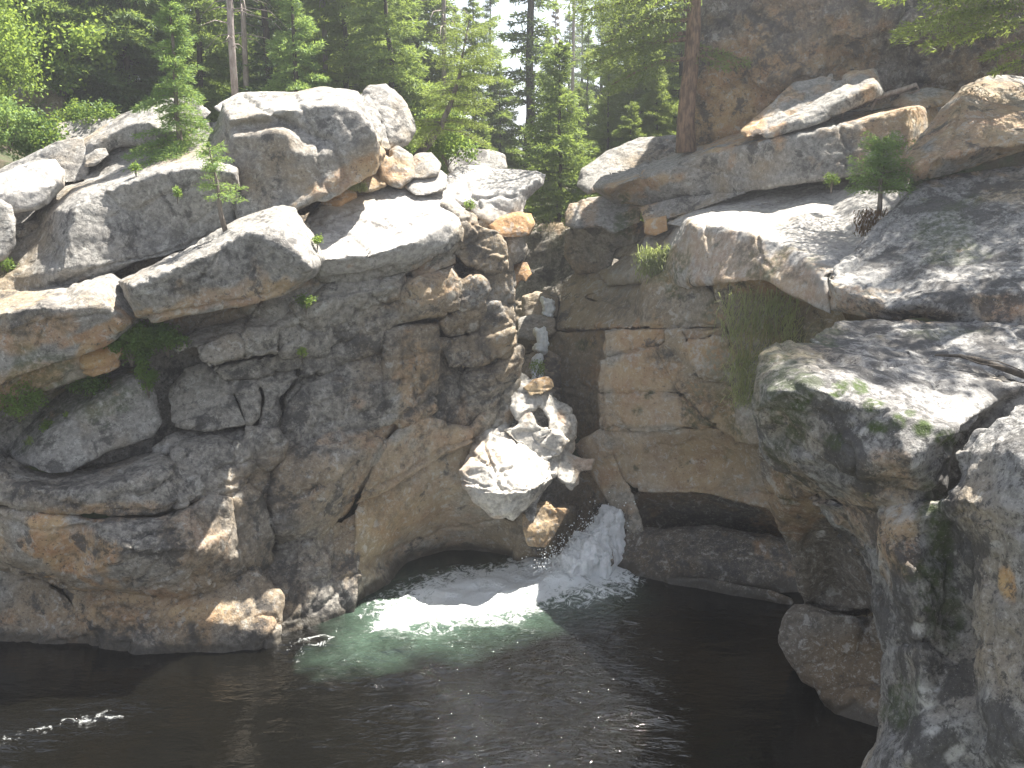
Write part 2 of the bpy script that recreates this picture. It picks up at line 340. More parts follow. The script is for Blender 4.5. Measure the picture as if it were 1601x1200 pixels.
# ---------------------------------------------------------------- stains, lichen and cracks of the real rock (photo pixels)
# (channel o=ochre d=dark lichen m=moss p=pale, strength, cx, cy, rx, ry, angle in degrees)
PAINT = [
 ('o',.8,100,862,75,34,12),('o',.8,75,815,30,22,0),('o',.6,165,797,40,14,0),('o',.5,230,795,40,12,0),('o',.6,60,520,70,25,-20),('o',.7,145,553,30,28,0),
 ('o',.7,150,520,70,12,-20),('o',.6,40,600,60,30,-20),('o',.5,320,470,90,14,-20),('o',.5,240,960,130,35,0),('o',.6,420,455,60,14,-20),('o',.35,300,850,40,60,0),
 ('o',.45,670,450,50,35,-30),('o',.5,640,590,22,70,8),('o',.5,610,670,60,12,-25),('o',.45,410,270,0,0,0),('o',.5,560,265,60,20,-30),('o',.5,600,270,60,20,-20),
 ('o',.35,640,780,90,90,-40),('o',.4,720,700,60,50,0),
 ('o',.6,990,530,55,25,0),('o',.55,1000,585,70,35,0),('o',.45,1020,640,90,26,0),('o',.55,1100,545,40,35,0),('o',.4,1080,640,60,40,0),('o',.3,1060,720,110,60,0),
 ('o',.5,930,720,30,60,-30),('o',.4,1130,400,60,40,0),('o',.5,1240,440,60,30,20),('o',.6,1180,445,80,14,5),('o',.5,1330,470,60,22,10),('o',.4,1440,492,70,10,0),('o',.6,1560,480,50,22,-10),
 ('o',.6,1000,345,25,25,0),('o',.7,1160,120,60,90,10),('o',.6,1320,80,60,50,0),('o',.8,1140,190,55,35,0),('o',.5,1400,190,90,30,-15),('o',.6,1520,200,90,55,-10),('o',.6,1440,255,40,25,0),
 ('o',.45,1380,780,50,60,30),('o',.6,1405,840,35,45,20),('o',1,1575,912,14,26,0),('o',.4,1230,790,60,50,40),('o',.6,1010,285,55,10,-10),('o',.5,880,330,25,25,0),('o',.4,920,330,20,20,0),
 # dark lichen and water stains
 ('d',.9,60,500,60,30,-10),('d',.9,330,430,60,28,-20),('d',.7,400,860,120,80,0),('d',.9,60,770,110,25,0),('d',.7,180,750,90,25,0),('d',.8,260,830,120,50,0),
 ('d',.9,450,640,70,50,-30),('d',.9,560,600,60,60,0),('d',.8,480,570,90,30,-10),('d',.95,555,560,40,60,8),('d',.9,600,560,20,80,5),('d',.85,690,600,30,90,0),('d',.8,750,600,40,100,0),
 ('d',.8,660,660,22,60,5),('d',.8,700,520,90,24,-12),('d',.8,760,470,40,20,0),('d',.9,500,690,60,24,-25),('d',.7,640,540,16,60,4),('d',.7,430,760,60,60,0),('d',.8,340,700,40,60,0),
 ('d',.9,745,380,20,40,0),('d',.8,740,430,60,16,0),('d',.5,900,560,45,45,0),('d',.6,900,640,40,50,0),('d',.95,1045,560,30,22,30),('d',.95,1085,620,30,40,-35),('d',.7,1000,480,90,20,0),('d',.7,860,400,60,40,0),
 ('d',.7,1260,40,130,60,0),('d',.8,1210,100,50,45,0),('d',.8,1500,60,120,70,0),('d',.6,1330,225,90,30,-8),('d',.5,1490,230,60,25,-10),('d',.6,1180,400,50,20,20),('d',.6,1260,430,40,20,25),
 ('d',.7,1250,620,60,60,0),('d',.8,1330,720,110,50,15),('d',.9,1420,750,90,30,0),('d',.8,1340,640,60,40,0),('d',.8,1480,800,50,80,0),('d',.9,1390,960,60,50,0),('d',.6,1440,1060,60,60,0),('d',.7,1460,900,50,60,0),
 ('d',.8,1100,860,160,60,0),('d',.6,850,810,60,60,0),('d',.5,600,790,30,70,-25),('d',.7,480,900,100,60,0),('d',.9,260,1000,160,40,0),('d',.8,200,300,0,0,0),('d',.6,560,200,30,40,0),('d',.5,200,370,70,40,-20),('d',.4,420,260,60,60,0),
 # moss
 ('m',.9,1255,625,16,9,-20),('m',1,1310,612,16,11,-20),('m',1,1345,605,12,12,-30),('m',1,1365,635,18,12,0),('m',1,1405,657,16,16,0),('m',1,1370,667,18,12,0),('m',1,1445,667,22,20,0),('m',1,1478,685,20,20,0),
 ('m',.8,1425,642,12,8,0),('m',.7,1300,690,14,14,0),('m',.6,1230,660,40,12,15),('m',.8,1470,850,28,90,-5),('m',.6,1490,960,20,60,0),('m',.6,910,540,12,10,0),('m',.8,975,350,22,22,0),('m',.6,1050,420,22,26,30),
 ('m',.5,150,620,60,30,-20),('m',.5,60,590,60,50,-20),('m',.5,1190,560,90,120,0),('m',.5,1480,360,50,40,0),('m',.6,1410,1110,20,30,0),('m',.35,1470,520,60,10,0),('m',.35,80,640,80,30,-30),
 # pale crust
 ('p',.8,1445,1095,18,16,0),('p',.8,1460,1140,12,8,0),('p',.8,1500,1170,26,10,-50),('p',.7,1410,800,20,20,0),('p',1,1283,838,9,6,0),('p',.7,1440,985,14,8,0),('p',.35,760,460,40,20,0),('p',.5,1100,555,28,34,0),
 ('p',.5,1330,440,60,30,0),('p',.3,1520,640,60,30,0),('p',.4,240,700,20,8,0),('p',.35,430,170,40,14,0),('p',.3,960,440,40,14,-20),
]
CRACKS = [
 (2.2,.05,[(0,810),(70,830),(140,822),(200,840),(280,826)]),(2,.04,[(300,800),(310,850),(300,900),(315,930)]),(1.8,.035,[(200,925),(215,880),(205,845)]),(2,.04,[(425,860),(470,845),(520,800)]),
 (2,.04,[(480,870),(520,905),(540,950)]),(1.8,.03,[(440,900),(470,940),(480,990)]),(1.8,.03,[(330,575),(345,610),(340,660)]),(2,.04,[(470,590),(500,640),(490,690)]),(1.8,.035,[(520,560),(545,600),(540,650)]),
 (2,.04,[(620,455),(600,480),(560,490)]),(2,.04,[(500,470),(560,450),(620,445),(700,400)]),(1.8,.03,[(210,330),(270,300),(330,290)]),(2,.035,[(250,400),(300,350),(372,300)]),(1.6,.03,[(150,290),(200,330),(230,380)]),
 (2,.035,[(0,520),(80,500),(150,490),(205,500)]),(1.8,.03,[(60,540),(70,500),(60,480)]),(2,.035,[(300,480),(320,430),(345,385)]),(1.8,.03,[(410,470),(400,420),(415,350)]),(1.8,.03,[(90,640),(130,670),(140,710)]),
 (1.8,.03,[(1100,440),(1110,400),(1100,350)]),(2,.035,[(1180,360),(1190,400),(1185,435)]),(2,.035,[(1060,255),(1130,270),(1200,285)]),(2,.04,[(1300,180),(1330,230),(1320,268)]),(2,.04,[(1100,60),(1180,110),(1230,90),(1330,130)]),(2.5,.06,[(1400,-20),(1380,60),(1430,130)]),
 (1.8,.03,[(1330,455),(1400,420),(1480,400),(1600,330)]),(2,.03,[(1480,480),(1530,440),(1620,410)]),(2,.035,[(1230,620),(1290,650),(1330,700),(1340,760)]),(2,.035,[(1180,640),(1240,700),(1300,740)]),(2,.04,[(1400,1010),(1450,1000),(1500,1040)]), # (width px, depth m, polyline)
 (2.2,.05,[(555,785),(590,760),(640,735),(690,705),(745,685)]),(2,.04,[(600,790),(560,880),(575,930)]),(2,.03,[(570,880),(620,860),(700,830),(790,810)]),(1.6,.03,[(590,895),(625,860),(660,845)]),
 (2.5,.05,[(560,700),(600,668),(640,640),(700,615)]),(2,.04,[(590,560),(640,560),(660,600)]),(2,.04,[(630,520),(625,600),(600,640)]),(2.2,.05,[(730,500),(735,560),(700,600),(700,660)]),
 (3.5,.07,[(775,665),(790,620),(808,585)]),(2,.04,[(0,915),(60,900),(110,930),(150,1010)]),(2.5,.05,[(0,640),(60,610),(130,580),(190,560)]),(2.2,.04,[(215,500),(300,482),(400,465),(440,450)]),
 (2.5,.05,[(100,444),(210,402),(260,395),(345,362)]),(2,.04,[(60,770),(140,800),(245,800),(330,765),(400,740)]),(2,.03,[(130,850),(210,880),(250,850),(270,900)]),(1.6,.03,[(200,820),(260,845),(350,830)]),
 (2,.03,[(430,640),(470,600),(560,560)]),(2,.03,[(450,760),(470,700),(560,680)]),(1.8,.03,[(520,700),(500,760),(440,800)]),(1.8,.03,[(560,690),(540,760),(480,830)]),
 (2,.04,[(937,612),(1000,615),(1080,618),(1130,640)]),(2,.04,[(942,560),(980,552),(1010,540)]),(2,.04,[(940,668),(1000,672),(1120,668)]),(2,.035,[(868,515),(950,513),(1130,508)]),(2,.03,[(945,520),(945,600),(940,680)]),
 (1.6,.03,[(1075,530),(1135,520)]),(1.6,.03,[(1085,592),(1145,602),(1170,615)]),(2,.04,[(990,765),(1060,762),(1130,760),(1200,775)]),(2,.03,[(850,603),(900,606),(945,605)]),(1.8,.03,[(880,645),(940,650)]),
 (3,.05,[(380,150),(440,190),(520,220),(540,280),(520,300)]),(2.5,.04,[(460,150),(500,220),(500,290)]),(4,.09,[(565,145),(590,190),(605,235)]),(3,.05,[(470,330),(515,300),(512,290)]),
 (2.5,.05,[(740,310),(770,305),(808,305)]),(2.5,.05,[(725,285),(745,310),(752,325)]),(2.5,.04,[(495,345),(560,375),(580,400)]),(2,.03,[(520,345),(545,330),(570,345)]),
 (2.5,.05,[(1060,215),(1000,265),(1010,290)]),(2.5,.05,[(1290,430),(1330,415),(1360,380),(1400,340)]),(5,.08,[(1490,700),(1520,665),(1601,612)]),(3,.05,[(1300,740),(1380,770),(1480,775)]),(2.5,.04,[(1380,830),(1430,880),(1470,920)]),
 (3,.05,[(1290,560),(1380,580),(1430,560),(1480,560)]),(2,.03,[(1200,775),(1260,790),(1320,800)]),(2,.03,[(1260,840),(1310,835),(1360,860)]),(3,.05,[(1265,948),(1330,955),(1360,962)]),(3,.05,[(1360,960),(1350,1000),(1340,1040)]),(3,.04,[(1250,1040),(1310,1035),(1380,1020)]),
 (2.2,.04,[(755,680),(765,720),(790,770)]),(2,.04,[(735,710),(775,735),(800,730)]),(2,.04,[(770,700),(800,760),(790,790)]),(2,.04,[(800,680),(830,720),(820,760)]),(1.6,.03,[(745,765),(790,762),(820,765)]),
 (2,.03,[(1180,190),(1260,150),(1330,125)]),(2.5,.04,[(1450,280),(1490,215),(1500,160)]),(2,.03,[(1500,215),(1560,205),(1601,190)]),(3,.04,[(1560,870),(1545,1000),(1560,1100)]),
]
def dress(v, li, lt, amp=1.0, facet=1.0, strata=None, cracks=True, seed=0, paint=True, fine=1.0):
    n = vnormals(v, li, lt)
    d = .055 * amp * fbm(v, .8, 3, seed) + .016 * fine * (.5 - 2 * np.abs(fbm(v, .32, 2, seed + 5))) + .012 * fine * fbm(v, .13, 2, seed + 7) + .007 * fine * fbm(v, .06, 2, seed + 9)
    if facet:
        q = v + .12 * np.stack([fbm(v, .5, 2, 31), fbm(v, .5, 2, 32), fbm(v, .5, 2, 33)], 1)
        q = q * np.array([1, 1, 1.0]); ca, sa = math.cos(.4), math.sin(.4)
        q = np.stack([q[:, 0] * ca + q[:, 2] * sa, q[:, 1], (-q[:, 0] * sa + q[:, 2] * ca) * 1.8], 1)
        a, b, h = worley(q / .75, 3); d += facet * ((h - .5) * .07 - .045 * np.exp(-((b - a) / .045) ** 2) * (h > .25))
        a, b, h = worley(q / .28, 8); d += facet * ((h - .5) * .018 - .012 * np.exp(-((b - a) / .07) ** 2) * (h > .5))
    if strata:
        per, am, sl = strata
        s = (v[:, 2] - sl * v[:, 0] + .25 * fbm(v, 1.2, 2, 44)) / per; fr = s - np.floor(s)
        k = np.floor(s); hh = hsh(k, k * 0, k * 0, 5)
        d += am * ((hh - .5) * 1.2 + .5 * fr) - am * .8 * np.exp(-(np.minimum(fr, 1 - fr) / .05) ** 2) * (fbm(v, .7, 2, 61) > -.2)
    px = proj(v)
    if cracks:
        wob = np.stack([fbm(v, .15, 2, 71), fbm(v, .15, 2, 72)], 1) * 4
        for wd, dp, pl in CRACKS:
            a = np.array(pl); m = (px[:, 0] > a[:, 0].min() - 12) & (px[:, 0] < a[:, 0].max() + 12) & (px[:, 1] > a[:, 1].min() - 12) & (px[:, 1] < a[:, 1].max() + 12)
            if m.any(): d[m] -= dp * np.exp(-(seg_dist(px[m] + wob[m], pl) / (wd * 1.25)) ** 2)
    v2 = v + n * d[:, None]
    col = np.zeros((len(v), 4))
    if paint:
        wb = 1 + .55 * fbm(v, .25, 4, 81)
        for ch, st, cx, cy, rx, ry, an in PAINT:
            if rx < 1: continue
            Rm = max(rx, ry) * 2.2; m = (abs(px[:, 0] - cx) < Rm) & (abs(px[:, 1] - cy) < Rm)
            if not m.any(): continue
            q = px[m] - (cx, cy); a = R(an); u = (q[:, 0] * math.cos(a) + q[:, 1] * math.sin(a)) / rx; w_ = (-q[:, 0] * math.sin(a) + q[:, 1] * math.cos(a)) / ry
            e = np.sqrt(u * u + w_ * w_) * wb[m]; k = 'odmp'.index(ch)
            col[m, k] = np.maximum(col[m, k], st * np.clip((1.25 - e) / .5, 0, 1))
    return v2, col
def rockmesh(name, parts, **kw):
    v, li, lt = join(parts); v2, col = dress(v, li, lt, **kw); me = mesh_from(name, v2, li, lt)
    a = me.color_attributes.new('paint', 'FLOAT_COLOR', 'POINT'); a.data.foreach_set('color', col.ravel()); return me
NR = [0]
def boulder(name, label, cat, out, mat='boulder', group=None, extra=None, kw=None, **pk):
    """one free rock = one object; extra pieces (ledges, lobes of the same stone) are joined"""
    pk = {**dict(grow=4.5, smooth=1, rnd=0), **pk}; pk['bev'] = pk.get('bev', .1) * .75
    parts = [piece(out, **pk)]
    for e in (extra or []):
        e = dict(e); o = e.pop('out'); parts.append(piece(o, **{**{'vox': pk.get('vox', .03)}, **e}))
    NR[0] += 1; me = rockmesh(name, parts, **{**dict(amp=.35, facet=.3, fine=.45, seed=NR[0]), **(kw or {})})
    c = me.vertices; n = len(c); a = np.empty(n * 3); c.foreach_get('co', a); a = a.reshape(-1, 3); o = np.array([a[:, 0].mean(), a[:, 1].mean(), a[:, 2].min()])
    c.foreach_set('co', (a - o).ravel()); ob = link(name, me, MAT[mat], loc=tuple(o)); tag(ob, label, cat, group); return ob
def cliff(name, specs, mat, **kw):
    parts = [piece(s[0], **(s[1] if len(s) > 1 else {})) for s in specs]
    ob = link(name, rockmesh(name, parts, **kw), MAT[mat]); tag(ob, kind='structure'); return ob
V5 = dict(vox=.05)
# ---------------------------------------------------------------- left bank of the gorge
cliff('cliff_left_lower', [
 ([(-200,560,12.6),(0,540,12.6),(260,520,12.9),(420,500,13.2),(600,520,13.8),(560,700,13.2),(500,800,12.9),(300,760,12.5),(200,740,12.2),(0,720,12.1),(-200,700,12.1)],dict(T=3,vox=.07,bev=.3)),
 ([(-200,870,11.7),(0,885,11.7),(60,905,11.6),(105,930,11.5),(150,1010,11.4),(165,1090,11.4),(-200,1090,11.3)],dict(bev=.15,T=1.6)),
 ([(80,890,11.7),(200,905,11.5),(300,915,11.5),(400,880,11.8),(440,930,11.6),(440,1010,11.3),(455,1080,11.4),(300,1090,11.05),(170,1090,11.05),(130,985,11.4)],dict(bev=.25,T=1.6,cr=[[(150,960,11.25),(250,975,11.2),(330,970,11.2),(420,990,11.25)]])),
 ([(300,935,11.5),(360,925,11.5),(405,895,11.7),(410,930,11.55),(385,965,11.35),(340,985,11.2),(310,965,11.2)],dict(bev=.12,T=.8)),
 ([(390,905,12.0),(430,850,12.3),(500,825,12.6),(540,850,12.7),(548,930,12.35),(546,975,12.25),(546,1020,12.2),(455,1080,11.6),(425,1010,11.55),(400,960,11.8)],dict(bev=.2,T=1.6,cr=[[(480,830,12.3),(500,900,12.15),(535,960,12.15)]])),
 ([(500,830,12.5),(560,800,12.7),(562,860,12.6),(556,945,12.25),(552,1000,12.15),(535,960,12.25),(520,900,12.3)],dict(bev=.08,T=1.0,vox=.022)),
 ([(-200,690,12.0),(0,716,11.7),(45,738,11.6),(90,744,11.6),(160,728,11.8),(235,703,12.1),(268,706,12.1),(275,728,11.6),(310,745,11.5),(322,765,11.4),(290,792,11.15),(240,805,11.0),(140,805,10.9),(60,797,10.9),(0,787,10.9),(-200,770,10.9)],
   dict(bev=.12,T=1.4,cr=[[(-190,722,11.05),(0,748,11.0),(90,768,10.95),(150,764,10.95),(200,752,11.05),(255,733,11.25)]])),
 ([(-200,775,11.1),(0,790,10.95),(140,808,10.9),(245,808,10.95),(300,790,11.2),(330,770,11.4),(362,780,11.5),(372,830,11.5),(380,880,11.6),(398,898,11.8),(340,928,11.5),(280,940,11.3),(180,928,11.1),(100,918,11.0),(60,902,11.0),(0,887,11.0),(-200,860,11.0)],
   dict(bev=.3,T=1.3,pts=[(200,860,10.55),(300,860,10.8),(60,840,10.75)])),
 ([(362,778,11.6),(385,752,11.8),(412,775,11.9),(430,835,12),(423,875,12),(397,899,11.8),(378,880,11.6),(366,830,11.55)],dict(bev=.12,T=.9)),
 ([(318,768,11.6),(345,760,11.6),(372,770,11.7),(362,790,11.7),(372,845,11.6),(340,850,11.5),(325,800,11.5)],dict(bev=.1,T=.8)),
 ([(266,700,11.9),(275,688,12.0),(335,684,12.1),(388,686,12.2),(398,738,11.9),(375,765,11.7),(340,772,11.5),(300,790,11.4),(272,745,11.5)],dict(bev=.1,T=1,cr=[[(270,708,11.65),(330,696,11.8),(385,695,11.95)]])),
 ([(232,700,12.0),(262,678,12.1),(310,668,12.3),(380,668,12.3),(385,690,12.1),(290,690,11.95),(268,700,11.9),(262,712,11.8),(236,712,11.85)],dict(bev=.07,T=.9)),
 ([(267,661,12.0),(262,610,12.3),(290,577,12.4),(322,567,12.5),(350,588,12.4),(370,623,12.2),(384,662,12.1),(343,670,12.0),(294,670,11.9)],dict(bev=.1,T=1,vox=.025)),
 ([(352,590,12.4),(375,583,12.5),(400,590,12.5),(412,620,12.3),(407,650,12.2),(387,667,12.1),(370,625,12.15)],dict(bev=.14,T=.8,vox=.025)),
 ([(400,585,12.5),(430,572,12.7),(457,569,12.7),(464,590,12.6),(442,620,12.4),(437,667,12.3),(405,670,12.2),(412,620,12.3)],dict(bev=.14,T=.8,vox=.025)),
 ([(385,668,12.1),(437,668,12.3),(447,700,12.3),(442,722,12.2),(415,737,12.1),(393,745,12.0),(385,700,12.0)],dict(bev=.1,T=1)),
 ([(400,700,12.0),(412,680,12.0),(432,670,12.1),(448,690,12.2),(440,715,12.1),(418,735,12.0),(405,725,12.0)],dict(bev=.14,T=.7)),
 ([(375,750,12.0),(395,735,12.0),(415,735,12.1),(432,760,12.1),(425,800,12.0),(408,775,12),(390,760,11.9)],dict(bev=.1,T=.8)),
 ([(437,668,12.4),(440,620,12.6),(465,580,12.9),(560,540,13.1),(620,520,13.3),(650,600,13.3),(600,685,13.0),(540,722,12.7),(450,708,12.4)],dict(bev=.22,T=1.5,pts=[(520,620,12.6)])),
 ([(448,705,12.3),(500,680,12.5),(570,665,12.9),(605,690,12.9),(570,760,12.7),(545,800,12.6),(500,842,12.4),(440,855,12.2),(425,830,12.1),(412,770,12.0),(440,722,12.1)],dict(bev=.2,T=1.5,cr=[[(455,760,11.95),(520,730,12.15),(570,700,12.5)],[(440,830,11.95),(490,800,12.05),(540,760,12.3)]])),
 ],'cliff',amp=.6,facet=.8,strata=(.55,.02,.35),fine=.45)
cliff('cliff_left_upper', [
 ([(-250,330,14.38),(0,290,14.38),(130,230,14.88),(350,190,15.18),(600,220,15.18),(700,300,15.08),(790,330,14.68),(790,500,14.48),(700,600,14.08),(560,600,13.68),(300,600,13.08),(0,600,12.88),(-250,600,12.88)],dict(T=2.5,vox=.08,bev=.3)),
 ([(-200,400,12.75),(100,335,13.0),(300,300,13.2),(420,320,13.2),(480,350,13.1),(520,430,12.95),(420,500,12.6),(260,545,12.35),(0,640,12.1),(-200,665,12.0)],dict(bev=.15,T=1.2,vox=.035)),
 ([(263,533,11.98),(304,512,12.28),(358,508,12.38),(462,484,12.68),(464,500,12.38),(428,513,12.28),(371,520,12.03),(308,540,11.88),(270,554,11.83)],dict(bev=.07,T=.9,vox=.025)),
 ([(307,542,11.88),(365,525,11.98),(378,535,11.98),(381,557,11.88),(330,572,11.78),(312,557,11.78)],dict(bev=.06,T=.8,vox=.025)),
 ([(378,522,12.08),(430,512,12.18),(434,550,12.18),(385,559,11.98),(377,540,11.98)],dict(bev=.07,T=.8,vox=.025)),
 ([(330,575,12.18),(400,560,12.38),(470,550,12.68),(470,575,12.68),(400,590,12.38),(350,592,12.18)],dict(bev=.08,T=.9)),
 ([(432,512,12.38),(450,498,12.48),(472,518,12.48),(530,512,12.78),(545,525,12.78),(500,550,12.68),(440,557,12.28)],dict(bev=.12,T=.9,vox=.025)),
 ([(480,560,12.68),(545,530,12.88),(610,505,13.18),(620,530,13.18),(540,570,12.88),(470,590,12.58)],dict(bev=.12,T=1.0)),
 ([(380,482,12.48),(430,455,12.68),(500,430,12.78),(520,440,12.88),(470,500,12.58),(455,510,12.48),(430,500,12.38)],dict(bev=.08,T=1)),
 ([(450,480,12.58),(520,440,12.78),(590,425,12.98),(640,420,13.08),(630,470,13.08),(560,495,12.88),(540,515,12.78),(480,520,12.58)],dict(bev=.1,T=1.1,cr=[[(470,490,12.38),(540,465,12.58),(620,445,12.88)]])),
 ([(500,520,12.68),(560,490,12.88),(640,460,13.08),(640,500,13.18),(600,512,13.08),(545,532,12.88)],dict(bev=.1,T=1)),
 ([(490,425,12.58),(560,418,12.78),(640,402,12.88),(722,352,13.28),(724,380,13.28),(700,400,13.18),(640,425,12.98),(560,440,12.78),(500,440,12.68)],dict(bev=.1,T=1.2)),
 ([(614,462,13.08),(636,432,13.08),(670,425,13.18),(710,412,13.38),(723,435,13.38),(717,482,13.28),(680,497,13.08),(640,503,13.08),(618,490,13.08)],dict(bev=.12,T=1,vox=.025,cr=[[(645,440,12.88),(665,470,12.88),(655,500,12.98)],[(690,440,13.08),(680,470,13.03),(672,495,13.08)]])),
 ([(640,425,13.18),(690,395,13.28),(715,385,13.38),(715,412,13.38),(670,428,13.18),(640,440,13.18)],dict(bev=.08,T=.9)),
 ([(715,437,13.38),(735,428,13.48),(762,440,13.58),(765,452,13.58),(747,478,13.48),(717,484,13.28)],dict(bev=.12,T=.9,vox=.025)),
 ([(712,362,13.48),(745,350,13.58),(780,360,13.78),(792,380,13.78),(795,420,13.78),(770,424,13.68),(728,416,13.48),(712,400,13.38)],dict(bev=.1,T=1,vox=.025)),
 ([(690,320,13.68),(720,330,13.68),(748,345,13.68),(745,375,13.58),(722,392,13.38),(712,370,13.48),(722,350,13.48)],dict(bev=.08,T=.9,vox=.025)),
 ([(720,425,13.68),(770,424,13.78),(800,430,13.88),(802,470,13.88),(765,480,13.78),(745,485,13.68),(770,450,13.78)],dict(bev=.08,T=1,vox=.03)),
 ([(690,505,13.38),(717,487,13.38),(765,470,13.68),(800,480,13.88),(803,500,13.88),(740,520,13.58),(700,530,13.48)],dict(bev=.1,T=1,vox=.025)),
 ([(680,530,13.38),(740,520,13.58),(797,505,13.78),(803,540,13.78),(790,555,13.78),(740,572,13.48),(700,575,13.38)],dict(bev=.12,T=1,vox=.025)),
 ([(598,515,13.08),(650,505,13.18),(682,505,13.28),(690,560,13.28),(680,640,13.28),(640,655,13.08),(600,665,12.98),(605,600,12.98)],dict(bev=.16,T=1.2)),
 ([(672,520,13.52),(700,540,13.64),(725,560,13.83),(722,620,13.83),(735,660,13.83),(725,690,13.73),(650,690,13.22),(680,620,13.46)],dict(bev=.16,T=1.2)),
 ([(715,580,13.76),(740,568,13.83),(765,575,13.83),(780,548,14.03),(800,540,14.13),(815,545,14.13),(815,585,14.18),(797,612,14.03),(770,663,13.93),(735,672,13.83),(722,625,13.73)],dict(bev=.14,T=1.2,vox=.025,cr=[[(730,590,13.58),(760,592,13.53),(795,570,13.83)]])),
 ([(735,345,14.08),(768,340,14.13),(798,345,14.18),(803,380,14.18),(801,420,14.18),(800,470,14.18),(803,545,14.08),(780,565,13.98),(740,560,13.88),(735,450,13.98)],dict(bev=.1,T=1)),
 ],'cliff',amp=.8,facet=.9,strata=(.4,.03,.4),fine=.5)
cliff('cliff_left_wall', [
 ([(600,670,13.3),(650,650,13.3),(735,670,13.65),(790,600,13.95),(815,590,14.1),(800,660,14.0),(760,720,13.9),(765,790,13.8),(790,812,13.9),(822,815,13.95),(822,880,13.95),(818,960,13.9),(600,1000,13.0),(546,1000,12.4),(553,880,12.5),(556,800,12.6)],
  dict(bev=.1,T=2,vox=.03,rnd=0,pts=[(640,870,14.0),(700,870,14.4),(760,860,14.3),(700,820,14.0),(620,800,13.1),(680,740,13.5),(700,960,13.7),(640,930,13.5)])),
 ([(555,790,12.5),(600,700,12.9),(655,650,13.2),(735,672,13.5),(740,690,13.5),(690,712,13.4),(640,740,13.2),(590,770,12.8)],dict(bev=.06,T=1,rnd=0)),
 ([(808,800,13.9),(850,790,14),(900,790,14.4),(900,860,14.3),(870,890,13.9),(868,940,13.8),(812,950,13.8),(806,880,13.85)],dict(bev=.2,T=1)),
 ],'wall',amp=.55,facet=.25,fine=.5)

